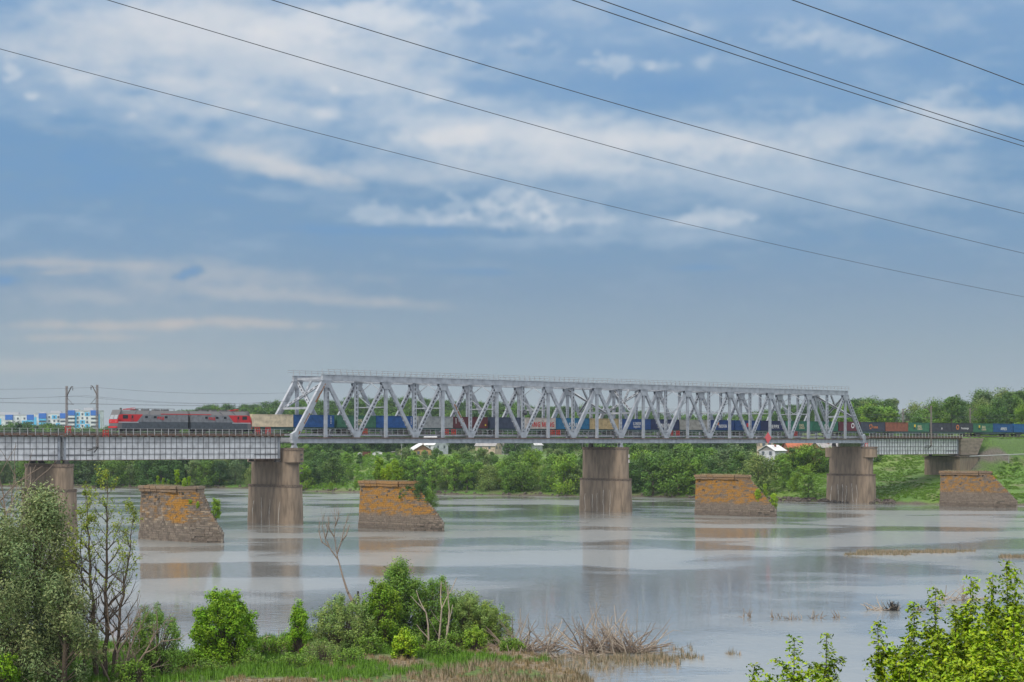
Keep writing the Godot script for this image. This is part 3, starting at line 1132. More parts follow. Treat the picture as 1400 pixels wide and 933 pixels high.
func old_ring(y: float, long: float, inset := 0.0) -> Array:
	var f := clampf((y - 1.7) / 7.2, 0.0, 1.0)
	var zs := lerpf(0.76, 0.56, f) * long - inset * 0.5
	var zt := lerpf(1.0, 0.635, f) * long - inset * 1.2
	var w := lerpf(2.75, 2.35, clampf(y / 9.0, 0.0, 1.0)) - inset
	if y < 1.6:
		w += 0.14
	return [Vector3(-w, y, inset), Vector3(-w, y, zs), Vector3(0, y, zt), Vector3(w, y, zs), Vector3(w, y, inset)]


func stone_color(which: int, row: int, z: float, seed_: int, share: float, edge: int) -> Color:
	var k := rng.randf_range(0.82, 1.18)
	var y := row * 0.385
	var plain := Color(0.235, 0.19, 0.15) * k
	if which == 0:
		plain = Color(0.215, 0.175, 0.14) * rng.randf_range(0.7, 1.3)
		if y > 2.0 and y < 5.5 and rng.randf() < 0.16:
			plain = Color(0.36, 0.30, 0.23) * k
	elif y < 0.9:
		plain = Color(0.185, 0.15, 0.12) * k
	if edge == 2 and rng.randf() < 0.7:
		plain = Color(0.33, 0.285, 0.235) * k
	if row > 22:
		return plain.lerp(Color(0.42, 0.215, 0.05), [0.35, 0.8, 0.6, 0.4][which] * rng.randf_range(0.4, 1.0))
	return plain


# how much of the stone is under orange lichen: patches with an outline of their own
func lichen(which: int, y: float, z: float, seed_: int) -> float:
	var n := detail.get_noise_2d(z * 520.0 + seed_ * 3.0, y * 45.0) + detail.get_noise_2d(z * 2400.0 + seed_, y * 260.0) * 0.75
	match which:
		0:
			if y > 3.2 and z > 0.38 and z < 0.68:
				return smoothstep(-0.08, 0.12, n + 0.26 - absf(z - 0.53) * 1.6)
			return smoothstep(0.08, 0.28, n) * 0.6 * smoothstep(2.5, 5.0, y)
		1:
			return smoothstep(-0.34, 0.0, n) * smoothstep(2.9, 3.5, y + n * 0.6) * 0.95
		2:
			return smoothstep(-0.30, -0.02, n - (0.2 if absf(z - 0.28) < 0.17 and y > 3.9 and y < 6.4 else 0.0)) * smoothstep(2.8, 3.4, y + n * 0.6) * 0.95
	return smoothstep(-0.04, 0.16, n + (0.10 if z > 0.45 else 0.03)) * smoothstep(3.6, 4.4, y) * 0.85


# ---------------------------------------------------------------- abutment
func make_abutment() -> void:
	var t := thing("bridge_abutment", "stepped tan concrete abutment where the right girder meets the embankment", "abutment", on_bridge(245.9, 0, -WIDE * 0.5), TURN)
	var mb := MB.new()
	mb.prism(PackedVector2Array([Vector2(0.2, 13.3), Vector2(0.2, 18.25), Vector2(12.5, 18.25), Vector2(9.0, 13.3)]), -5.4, 5.4)
	part(t, "wing_wall", mb, mats.abutment_concrete)
	mb = MB.new()
	mb.prism(PackedVector2Array([Vector2(-1.6, 3.0), Vector2(-1.6, 12.6), Vector2(8.6, 12.6), Vector2(3.0, 3.0)]), -6.2, 6.2)
	part(t, "front_wall", mb, mats.concrete)
	mb = MB.new()
	mb.box(Vector3(3.3, 12.83, 0), Vector3(11.2, 0.4, 12.9))
	part(t, "bearing_shelf", mb, mats.concrete_ledge)
	for y in [14.3, 15.3, 16.3, 17.3]:
		mb = MB.new()
		mb.box(Vector3(4.8 + (y - 14.3) * 0.33, y, 5.41), Vector3(9.0 + (y - 14.3) * 0.68, 0.05, 0.03))
		part(t, "form_line", mb, mats.concrete_ledge)
	# utility rail that runs past the abutment
	var r := thing("pipe_rail", "long pale pipe on short posts crossing the embankment beside the abutment", "pipe", on_bridge(240.0, 0, 7.4), TURN)
	mb = MB.new()
	mb.tube(Vector3(0, 12.9, 0), Vector3(60, 14.2, 6), 0.14, 0.14, 8)
	part(r, "pipe", mb, mats.rail_grey)
	for x in [18.0, 31.0, 45.0, 58.0]:
		mb = MB.new()
		var y: float = 12.85 + 1.3 * x / 60.0
		mb.tube(Vector3(x, y, x * 0.1), Vector3(x, y - 5.0, x * 0.1), 0.1, 0.1, 6)
		part(r, "post", mb, mats.rail_grey)


func make_tracks() -> void:
	for v in [-2.95, -7.05]:
		var mb := MB.new()
		for g in [-0.76, 0.76]:
			mb.beam(Vector3(-105, 18.81, g), Vector3(420, 18.81, g), 0.07, 0.17)
		for k in 350:
			mb.box(Vector3(-104.0 + k * 1.5, 18.68, 0), Vector3(0.26, 0.14, 2.7))
		var o := part(self, "railway_track", mb, mats.dark_steel)
		o.position = on_bridge(0, 0, v)
		o.rotation.y = TURN
		tag(o, "railway track under the freight train" if v < -5 else "empty railway track in front of the freight train", "track", "", "structure")


# ---------------------------------------------------------------- train
const RAIL := 18.9
const TRACK := -7.05


func wheelset(t: Node3D, x: float, r: float, frame: Material) -> void:
	# a two-axle bogie
	var b := MB.new()
	for z in [-1.05, 1.05]:
		b.box(Vector3(x, RAIL + r + 0.12, z), Vector3(3.0, 0.28, 0.16))
		b.box(Vector3(x, RAIL + r - 0.1, z), Vector3(0.9, 0.35, 0.18))
	b.box(Vector3(x, RAIL + r + 0.1, 0), Vector3(0.5, 0.3, 2.1))
	var bogie := part(t, "bogie", b, frame)
	for dx in [-0.93, 0.93]:
		for z in [-0.76, 0.76]:
			var w := MB.new()
			w.tube(Vector3(x + dx, RAIL + r, z - 0.07), Vector3(x + dx, RAIL + r, z + 0.07), r, r, 16)
			for side in [-0.07, 0.07]:
				for k in 16:
					var a := Vector3(cos(TAU * k / 16.0), sin(TAU * k / 16.0), 0) * r
					var c := Vector3(cos(TAU * (k + 1) / 16.0), sin(TAU * (k + 1) / 16.0), 0) * r
					w.tri(Vector3(x + dx, RAIL + r, z + side), Vector3(x + dx, RAIL + r, z + side) + a, Vector3(x + dx, RAIL + r, z + side) + c, Vector3(0, 0, side))
			part(bogie, "wheel", w, mats.wheel_steel)


func locomotive(s0: float, s1: float, front: float, label: String) -> void:
	# front = -1: the cab is at the low-s end
	var long := s1 - s0
	var t := thing("locomotive", label, "locomotive", on_bridge((s0 + s1) * 0.5, 0, TRACK), TURN, "coupled locomotive sections")
	var h := long * 0.5
	var w := 1.55
	var y0 := 19.62
	var ym := 21.02
	var y1 := 22.45
	var y2 := 23.25
	var g: Material = mats.loco_grey
	# lower skirt and upper side of the car body
	var mb := MB.new()
	mb.box(Vector3(0, (y0 + ym) * 0.5, 0), Vector3(long - 0.3, ym - y0, w * 2))
	part(t, "skirt", mb, mats.loco_dark)
	mb = MB.new()
	var nose := 1.0
	var x0 := -h + 0.1
	var xn := h - nose      # cab end, before mirroring
	mb.box(Vector3((xn + x0) * 0.5 * front, (ym + y1) * 0.5, 0), Vector3(xn - x0, y1 - ym, w * 2))
	part(t, "car_body", mb, g)
	# roof with sloped shoulders
	mb = MB.new()
	var ra := Vector3(x0 * front, 0, 0)
	var rb := Vector3((xn + 0.1) * front, 0, 0)
	for z in [-1.0, 1.0]:
		mb.quad(ra + Vector3(0, y1, w * z), rb + Vector3(0, y1, w * z), rb + Vector3(0, y2, 1.05 * z), ra + Vector3(0, y2, 1.05 * z), Vector3(0, 0.5, z))
	mb.quad(ra + Vector3(0, y2, -1.05), rb + Vector3(0, y2, -1.05), rb + Vector3(0, y2, 1.05), ra + Vector3(0, y2, 1.05), Vector3.UP)
	for e in [ra, rb]:
		mb.quad(e + Vector3(0, y1, -w), e + Vector3(0, y1, w), e + Vector3(0, y2, 1.05), e + Vector3(0, y2, -1.05), Vector3(e.x, 0, 0))
	part(t, "roof", mb, mats.loco_roof)
	# cab: raked windscreen
	mb = MB.new()
	var out := PackedVector2Array()
	for p in [Vector2(xn, ym), Vector2(xn, y2 + 0.12), Vector2(xn + 0.25, y2 + 0.1), Vector2(h - 0.3, y1 - 0.1), Vector2(h, ym + 0.35), Vector2(h, y0 + 0.2), Vector2(h - 0.15, y0), Vector2(xn, y0)]:
		out.append(Vector2(p.x * front, p.y))
	mb.prism(out, -w - 0.01, w + 0.01)
	var cab := part(t, "cab", mb, mats.loco_roof)
	mb = MB.new()
	out = PackedVector2Array()
	for p in [Vector2(xn + 0.1, ym - 0.3), Vector2(xn + 0.1, ym + 0.42), Vector2(h + 0.005, ym + 0.42), Vector2(h + 0.03, ym + 0.3), Vector2(h + 0.03, ym - 0.3)]:
		out.append(Vector2(p.x * front, p.y))
	mb.prism(out, -w - 0.03, w + 0.03)
	part(cab, "red_nose", mb, mats.loco_red)
	for z in [-w - 0.03, w + 0.005]:
		mb = MB.new()
		out = PackedVector2Array()
		for p in [Vector2(xn - 0.02, ym), Vector2(xn - 0.02, y1 + 0.02), Vector2(h - 0.32, y1 - 0.1), Vector2(h - 0.02, ym + 0.4), Vector2(h - 0.02, ym)]:
			out.append(Vector2(p.x * front, p.y))
		mb.prism(out, z, z + 0.025)
		part(cab, "red_cheek", mb, mats.loco_red)
	mb = MB.new()
	var a0 := Vector2((h - 0.27) * front, y1 - 0.12)
	var a1 := Vector2((h + 0.0) * front, ym + 0.5)
	for z in [-0.72, 0.72]:
		mb.quad(Vector3(a0.x + 0.012 * front, a0.y, z - 0.62), Vector3(a0.x + 0.012 * front, a0.y, z + 0.62), Vector3(a1.x + 0.012 * front, a1.y, z + 0.62), Vector3(a1.x + 0.012 * front, a1.y, z - 0.62), Vector3(front, 0.3, 0))
	part(cab, "windscreen", mb, mats.glass_pale)
	for z in [-0.95, 0.95]:
		mb = MB.new()
		mb.tube(Vector3(h * front, ym + 0.02, z), Vector3((h + 0.07) * front, ym + 0.02, z), 0.16, 0.14, 10)
		part(cab, "headlight", mb, mats.lime)
	mb = MB.new()
	mb.box(Vector3((h + 0.12) * front, y0 + 0.32, 0), Vector3(0.3, 0.34, w * 2 - 0.2))
	part(t, "buffer_beam", mb, mats.loco_red)
	mb = MB.new()
	mb.box(Vector3((h - 0.1) * front, y0 - 0.28, 0), Vector3(0.35, 0.5, 2.5))
	part(t, "plough", mb, mats.dark_steel)
	# red flash behind the cab with its slanted edge
	for z in [w + 0.004, -w - 0.034]:
		mb = MB.new()
		var fl := PackedVector2Array()
		for p in [Vector2(xn + 0.02, ym), Vector2(xn + 0.02, y1 + 0.02), Vector2(xn - 4.8, y1 + 0.02), Vector2(xn - 3.4, ym)]:
			fl.append(Vector2(p.x * front, p.y))
		mb.prism(fl, z, z + 0.03)
		part(t, "red_flash", mb, mats.loco_red)
		mb = MB.new()
		mb.box(Vector3((xn - 1.5) * front, ym - 0.13, z + 0.015), Vector3(4.6, 0.22, 0.03))
		part(t, "pale_band", mb, mats.loco_band)
	for z in [w + 0.05]:
		mb = MB.new()
		mb.box(Vector3((xn - 0.75) * front, y1 - 0.5, z), Vector3(1.15, 0.72, 0.04))
		part(cab, "side_window", mb, mats.glass)
		mb = MB.new()
		mb.box(Vector3((xn - 2.35) * front, ym + 0.62, z), Vector3(0.7, 1.3, 0.03))
		var dr := part(t, "door", mb, mats.loco_door)
		mb = MB.new()
		mb.box(Vector3((xn - 2.35) * front, ym + 0.95, z + 0.03), Vector3(0.3, 0.55, 0.03))
		part(dr, "door_window", mb, mats.glass)
		for x in [xn - 5.6, xn - 7.6, xn - 10.2]:
			mb = MB.new()
			mb.box(Vector3(x * front, y1 - 0.5, z), Vector3(0.62, 0.42, 0.04))
			part(t, "side_window", mb, mats.glass)
		lettering(t, "РЖД", 0.55, mats.loco_red, Vector3((xn - 8.9) * front, ym + 0.75, z + 0.01))
		mb = MB.new()
		mb.box(Vector3((xn - 12.0) * front, y1 + 0.12, w - 0.04), Vector3(6.0, 0.14, 0.1))
		part(t, "red_stripe", mb, mats.loco_red)
		for x in [xn - 6.2, xn - 3.0]:
			mb = MB.new()
			mb.beam(Vector3(x * front, y1 + 0.15, w - 0.1), Vector3((x - 0.5) * front, y2 - 0.1, 1.15), 0.12, 0.1)
			part(t, "roof_rib", mb, mats.loco_dark)
	# roof gear
	for x in [-3.5, -1.0, 1.5, 3.6]:
		mb = MB.new()
		mb.box(Vector3(x, y2 + 0.14, 0), Vector3(1.3, 0.28, 1.1))
		part(t, "roof_box", mb, mats.loco_roof)
	mb = MB.new()
	mb.tube(Vector3(-5.5 * front, y2 + 0.4, 0.5), Vector3(3.5 * front, y2 + 0.4, 0.5), 0.04, 0.04, 6)
	for k in 7:
		mb.tube(Vector3((-5.5 + k * 1.5) * front, y2, 0.5), Vector3((-5.5 + k * 1.5) * front, y2 + 0.42, 0.5), 0.07, 0.05, 6)
	part(t, "roof_cable", mb, mats.dark_steel)
	mb = MB.new()
	var pc := (xn - 2.6) * front
	for z in [-0.6, 0.6]:
		mb.beam(Vector3(pc - 1.1, y2 + 0.18, z), Vector3(pc + 1.1, y2 + 0.18, z), 0.1, 0.1)
		mb.beam(Vector3(pc - 1.0, y2 + 0.25, z), Vector3(pc + 0.9, y2 + 0.48, z * 0.7), 0.08, 0.08)
	mb.beam(Vector3(pc + 0.9, y2 + 0.5, -0.8), Vector3(pc + 0.9, y2 + 0.5, 0.8), 0.14, 0.08)
	part(t, "pantograph", mb, mats.loco_red)
	mb = MB.new()
	mb.box(Vector3((xn - 0.5) * front, y2 + 0.3, 0.3), Vector3(0.3, 0.36, 0.3))
	part(t, "horn", mb, mats.dark_steel)
	# running gear
	for x in [-h * 0.62, h * 0.62]:
		wheelset(t, x, 0.55, mats.dark_steel)
	mb = MB.new()
	mb.box(Vector3(0, y0 - 0.15, 0), Vector3(long * 0.42, 0.5, 2.4))
	part(t, "underframe_tank", mb, mats.dark_steel)
	mb = MB.new()
	mb.box(Vector3(-(h - 0.06) * front, 21.2, 0), Vector3(0.34, 2.7, 1.6))
	part(t, "gangway", mb, mats.rubber)


# corrugated 40-foot box, its long axis along x
func container_shapes(long: float) -> Dictionary:
	var high := 2.62
	var w := 1.22
	var body := MB.new()
	var n := 42
	for z in [-1.0, 1.0]:
		for k in n:
			var a := -long * 0.5 + 0.16 + (long - 0.32) * k / n
			var step := (long - 0.32) / n
			var cut := [0.0, 0.32, 0.5, 0.82, 1.0]
			var dep := [0.0, 0.0, 0.036, 0.036, 0.0]
			for q in 4:
				var p := Vector3(a + step * cut[q], 0.12, z * (w - 0.02 - dep[q]))
				var r := Vector3(a + step * cut[q + 1], 0.12, z * (w - 0.02 - dep[q + 1]))
				body.quad(p, r, r + Vector3(0, high - 0.24, 0), p + Vector3(0, high - 0.24, 0), Vector3(0, 0, z))
	body.quad(Vector3(-long * 0.5, high - 0.02, -w), Vector3(long * 0.5, high - 0.02, -w), Vector3(long * 0.5, high - 0.02, w), Vector3(-long * 0.5, high - 0.02, w), Vector3.UP)
	body.quad(Vector3(-long * 0.5, 0.02, -w), Vector3(long * 0.5, 0.02, -w), Vector3(long * 0.5, 0.02, w), Vector3(-long * 0.5, 0.02, w), Vector3.DOWN)
	for x in [-1.0, 1.0]:
		body.quad(Vector3(x * (long * 0.5 - 0.03), 0.05, -w), Vector3(x * (long * 0.5 - 0.03), 0.05, w), Vector3(x * (long * 0.5 - 0.03), high - 0.05, w), Vector3(x * (long * 0.5 - 0.03), high - 0.05, -w), Vector3(x, 0, 0))
	var frame := MB.new()
	for z in [-w, w]:
		frame.box(Vector3(0, 0.07, z), Vector3(long, 0.14, 0.1))
		frame.box(Vector3(0, high - 0.06, z), Vector3(long, 0.1, 0.1))
		for x in [-1.0, 1.0]:
			frame.box(Vector3(x * (long * 0.5 - 0.08), high * 0.5, z), Vector3(0.17, high, 0.13))
	for x in [-1.0, 1.0]:
		frame.box(Vector3(x * (long * 0.5 - 0.05), 0.07, 0), Vector3(0.1, 0.14, w * 2))
		frame.box(Vector3(x * (long * 0.5 - 0.05), high - 0.06, 0), Vector3(0.1, 0.1, w * 2))
	var rods := MB.new()
	for z in [-0.9, -0.35, 0.35, 0.9]:
		rods.tube(Vector3(-long * 0.5 - 0.01, 0.15, z), Vector3(-long * 0.5 - 0.01, high - 0.15, z), 0.025, 0.025, 6)
	return {"body": body.done(), "frame": frame.done(), "door_rods": rods.done()}


func make_train() -> void:
	var streak := noise_texture("boxgrime", 0.02, 5, 0.72, 1.18, 61)
	mat("loco_grey", Color(0.20, 0.21, 0.225), 0.45, streak, Vector3(0.15, 0.1, 0.15))
	mat("loco_dark", Color(0.07, 0.085, 0.10), 0.5, streak, Vector3(0.15, 0.1, 0.15))
	mat("loco_roof", Color(0.12, 0.12, 0.125), 0.6)
	mat("loco_red", Color(0.50, 0.02, 0.025), 0.4)
	mat("loco_door", Color(0.33, 0.03, 0.035), 0.45)
	mat("loco_band", Color(0.33, 0.34, 0.36), 0.5)
	mat("glass_pale", Color(0.30, 0.32, 0.34), 0.12)
	mat("rubber", Color(0.025, 0.025, 0.025), 0.9)
	mat("wheel_steel", Color(0.09, 0.075, 0.065), 0.6)
	mat("wagon_green", Color(0.07, 0.13, 0.115), 0.75, streak, Vector3(0.2, 0.1, 0.2))
	locomotive(-38.95, -22.4, -1.0, "leading red and grey locomotive section with its cab facing the open girder span")
	locomotive(-22.0, -6.9, 1.0, "trailing red and grey locomotive section coupled to the tan container wagon")
	# containers: start, end along the track, colour, label, lettering
	var beige := Color(0.68, 0.58, 0.41)
	var list := [
		[-6.55, 4.1, beige, "plain tan container directly behind the locomotive", ""],
		[4.25, 15.1, Color(0.018, 0.10, 0.30), "blue container passing the sloping end post of the truss", "v"],
		[15.95, 26.7, Color(0.05, 0.17, 0.10), "green container with two lines of pale yellow lettering", "SON|CARGO"],
		[26.85, 37.8, Color(0.015, 0.10, 0.32), "blue container between a green and a weathered grey one", "v"],
		[39.0, 49.4, Color(0.36, 0.38, 0.38), "weathered light grey container beside a dark red one", ""],
		[49.55, 60.2, Color(0.13, 0.03, 0.035), "dark red container with white upright lettering at its end", "r"],
		[60.95, 71.75, Color(0.055, 0.075, 0.125), "slate blue container with a faded panel beside the white one", ""],
		[71.9, 82.45, Color(0.62, 0.55, 0.49), "dirty white container with large red lettering", "YANG MING"],
		[82.65, 94.1, Color(0.02, 0.17, 0.33), "sky blue container with pale lettering beside the white one", "SEALS"],
		[94.25, 104.8, Color(0.55, 0.42, 0.22), "yellowish tan container above the middle pier", ""],
		[105.2, 116.3, Color(0.015, 0.075, 0.26), "blue container with two lines of white lettering right of the middle pier", "LINER|logistic"],
		[116.45, 127.1, Color(0.02, 0.033, 0.10), "navy container with white lettering beside a patched grey one", "NEPPX"],
		[127.4, 138.6, Color(0.38, 0.37, 0.33), "patched pale grey container between navy and blue ones", ""],
		[138.75, 149.0, Color(0.012, 0.05, 0.20), "blue container with white and orange lettering", "NOVA"],
		[149.5, 159.95, Color(0.012, 0.06, 0.21), "blue container with a red emblem behind the red diamond sign", "red"],
		[160.1, 170.6, Color(0.018, 0.03, 0.10), "navy container with white lettering right of the red diamond sign", "NEPPX"],
		[171.9, 182.8, Color(0.035, 0.19, 0.115), "green container with cream lettering next to a navy one", "RAIL|CARGO"],
		[182.95, 194.2, Color(0.035, 0.18, 0.10), "green container with yellow and black emblem next to a maroon one", "logo"],
		[194.6, 204.5, Color(0.15, 0.03, 0.045), "maroon container with white ring emblem at the truss end", "ring"],
		[204.85, 216.6, Color(0.05, 0.06, 0.085), "dark slate container with orange emblem right of the truss", "orange"],
		[216.9, 228.0, Color(0.28, 0.10, 0.055), "rust red container above the right girder span", ""],
		[228.15, 238.85, Color(0.05, 0.19, 0.10), "green container with yellow and black emblem beside a rust red one", "RAIL|CARGO+"],
		[239.3, 250.6, Color(0.05, 0.055, 0.07), "charcoal container with pale double arrow", "»"],
		[250.85, 262.0, Color(0.05, 0.055, 0.07), "charcoal container with orange ring emblem and small lettering", "Trasomega"],
		[262.2, 273.1, Color(0.05, 0.19, 0.10), "green container with yellow and black emblem above the embankment", "RAIL|CARGO+"],
		[273.3, 284.3, Color(0.015, 0.10, 0.28), "blue container with small white lettering on the embankment", "APRES"],
		[285.0, 298.0, Color(0.012, 0.12, 0.32), "plain bright blue container last in view on the embankment", ""],
	]
	var shapes := container_shapes(10.75)
	var cream := mat("cream_print", Color(0.62, 0.55, 0.36), 0.6)
	var white := mat("white_print", Color(0.68, 0.68, 0.68), 0.6)
	var red := mat("red_print", Color(0.55, 0.05, 0.05), 0.6)
	var orange := mat("orange_print", Color(0.62, 0.20, 0.05), 0.6)
	var yellow := mat("yellow_print", Color(0.68, 0.5, 0.03), 0.6)
	var black := mat("black_print", Color(0.02, 0.02, 0.02), 0.6)
	var zf := 1.245
	for k in list.size():
		var d: Array = list[k]
		var long: float = d[1] - d[0]
		var t := thing("freight_container", d[3], "container", on_bridge((d[0] + d[1]) * 0.5, 20.2, TRACK), TURN, "containers on the train")
		var key := "box_%d" % k
		var c: Color = d[2]
		var m := mat(key, c, 0.6, streak, Vector3(0.10, 0.07, 0.10))
		var f := Vector3(long / 10.75, 1, 1)
		for p in ["body", "frame", "door_rods"]:
			var o := part(t, p, shapes[p], m)
			o.scale = f
		var words: String = d[4]
		if words == "v" or words == "r":
			for q in 5:
				var mb := MB.new()
				mb.box(Vector3(long * 0.42 if words == "v" else -long * 0.42, 2.2 - q * (0.34 if words == "v" else 0.26), zf), Vector3(0.2, 0.2, 0.02))
				part(t, "printed_mark", mb, white)
			if words == "r":
				var mb := MB.new()
				mb.box(Vector3(long * 0.44, 0.75, zf), Vector3(0.4, 0.4, 0.02))
				part(t, "printed_mark", mb, yellow)
		elif words == "red":
			var mb := MB.new()
			mb.box(Vector3(0.4, 1.35, zf), Vector3(1.9, 1.0, 0.02))
			part(t, "emblem", mb, red)
		elif words == "ring" or words == "orange" or words == "Trasomega":
			var mb := MB.new()
			var at := Vector3(1.6, 1.5, zf) if words == "ring" else (Vector3(-1.0, 1.3, zf) if words == "orange" else Vector3(-2.6, 1.35, zf))
			for q in 10:
				if words == "orange" and q % 3 == 2:
					continue
				var a := TAU * q / 10.0
				var b := TAU * (q + 1) / 10.0
				mb.beam(at + Vector3(cos(a), sin(a), 0) * 0.62, at + Vector3(cos(b), sin(b), 0) * 0.62, 0.02, 0.3, Vector3(cos(a), sin(a), 0))
			part(t, "emblem", mb, white if words == "ring" else orange)
			if words == "orange":
				lettering(t, "ТИНА", 0.65, orange, Vector3(1.3, 1.05, zf))
			elif words == "Trasomega":
				lettering(t, words, 0.6, white, Vector3(1.3, 1.05, zf))
		elif words != "":
			var ink := white
			var hh := 1.0
			if words.contains("CARGO"):
				ink = cream
			if words == "YANG MING":
				ink = red
				hh = 1.15
			elif words == "APRES" or words == "NOVA":
				hh = 0.9
			var lines := words.trim_suffix("+").split("|")
			if words == "logo":
				lines = PackedStringArray(["RAIL", "CARGO"])
			for q in lines.size():
				lettering(t, lines[q], hh if lines.size() == 1 else (0.75 if q == 0 else 0.55), ink, Vector3(0.5, (1.0 if lines.size() == 1 else 1.45 - q * 0.75), zf))
			if words.ends_with("+") or words == "logo":
				var mb := MB.new()
				mb.box(Vector3(-2.0, 1.65, zf), Vector3(0.8, 0.75, 0.02))
				part(t, "emblem", mb, yellow)
				mb = MB.new()
				mb.box(Vector3(-2.15, 1.0, zf), Vector3(0.6, 0.65, 0.02))
				part(t, "emblem", mb, black)
			elif words == "NOVA":
				var mb := MB.new()
				mb.prism(PackedVector2Array([Vector2(-1.9, 2.0), Vector2(-0.9, 2.0), Vector2(-1.4, 1.1)]), zf - 0.005, zf + 0.03)
				part(t, "emblem", mb, orange)
	# flat wagons, two containers on each
	var starts := []
	for k in range(0, list.size(), 2):
		starts.append([list[k][0] - 0.35, (list[k + 1][1] if k + 1 < list.size() else list[k][1] + 11.0) + 0.35])
	for k in starts.size():
		var a: float = starts[k][0]
		var b: float = starts[k][1]
		var t := thing("flat_wagon", "low green flat wagon carrying the %s" % " ".join((list[k * 2][3] as String).split(" ").slice(0, 9)), "wagon", on_bridge((a + b) * 0.5, 0, TRACK), TURN, "container wagons")
		var long := b - a
		var mb := MB.new()
		for z in [-1.0, 1.0]:
			mb.prism(PackedVector2Array([Vector2(-long * 0.5, 20.16), Vector2(long * 0.5, 20.16), Vector2(long * 0.5, 19.9), Vector2(long * 0.3, 19.85), Vector2(long * 0.24, 19.55), Vector2(-long * 0.24, 19.55), Vector2(-long * 0.3, 19.85), Vector2(-long * 0.5, 19.9)]), z - 0.1, z + 0.1)
		for q in 7:
			mb.box(Vector3(-long * 0.48 + q * long * 0.16, 20.03, 0), Vector3(0.25, 0.22, 1.8))
		part(t, "frame", mb, mats.wagon_green)
		mb = MB.new()
		mb.box(Vector3(0, 20.175, 0), Vector3(long * 0.97, 0.03, 2.3))
		part(t, "floor", mb, mats.wagon_green)
		for x in [-long * 0.36, long * 0.36]:
			wheelset(t, x, 0.46, mats.dark_steel)
		for x in [-1.0, 1.0]:
			mb = MB.new()
			mb.box(Vector3(x * (long * 0.5 + 0.2), 19.95, 0), Vector3(0.6, 0.25, 0.4))
			part(t, "coupler", mb, mats.dark_steel)
		mb = MB.new()
		mb.tube(Vector3(-1.2, 19.5, 0.7), Vector3(1.2, 19.5, 0.7), 0.28, 0.28, 10)
		part(t, "brake_cylinder", mb, mats.dark_steel)


# ---------------------------------------------------------------- catenary
func mast(s: float, v: float, arm: float, base: float, top: float, label: String) -> void:
	var t := thing("catenary_mast", label, "mast", on_bridge(s, 0, v), TURN, "catenary masts")
	var mb := MB.new()
	for q in [Vector2(-0.17, -0.17), Vector2(0.17, -0.17), Vector2(0.17, 0.17), Vector2(-0.17, 0.17)]:
		mb.beam(Vector3(q.x, base, q.y), Vector3(q.x * 0.8, top, q.y * 0.8), 0.07, 0.07)
	var n := int((top - base) / 0.55)
	for k in n:
		var y0 := lerpf(base, top, k / float(n))
		var y1 := lerpf(base, top, (k + 1.0) / n)
		var f := 1.0 if k % 2 == 0 else -1.0
		for z in [-0.19, 0.19]:
			mb.beam(Vector3(-0.16 * f, y0, z * 0.85), Vector3(0.16 * f, y1, z * 0.85), 0.05, 0.04)
	part(t, "lattice_post", mb, mats.mast_steel)
	mb = MB.new()
	mb.beam(Vector3(0, top - 2.0, 0), Vector3(0, top - 0.2, arm * 1.7), 0.14, 0.16)
	mb.beam(Vector3(0, top - 0.2, arm * 1.7), Vector3(0, top - 0.15, arm * 2.3), 0.12, 0.14)
	part(t, "bracket_arm", mb, mats.dark_steel)
	mb = MB.new()
	mb.beam(Vector3(0, top - 3.5, 0), Vector3(0, top - 3.6, arm * 2.6), 0.08, 0.1)
	mb.beam(Vector3(0, top - 2.2, 0), Vector3(0, top - 3.55, arm * 2.2), 0.05, 0.06)
	part(t, "steady_arm", mb, mats.dark_steel)
	mb = MB.new()
	for k in 3:
		mb.tube(Vector3(0, top - 0.35 - k * 0.2, arm * 2.2), Vector3(0, top - 0.47 - k * 0.2, arm * 2.2), 0.13, 0.13, 8)
	part(t, "insulator", mb, mats.dark_steel)


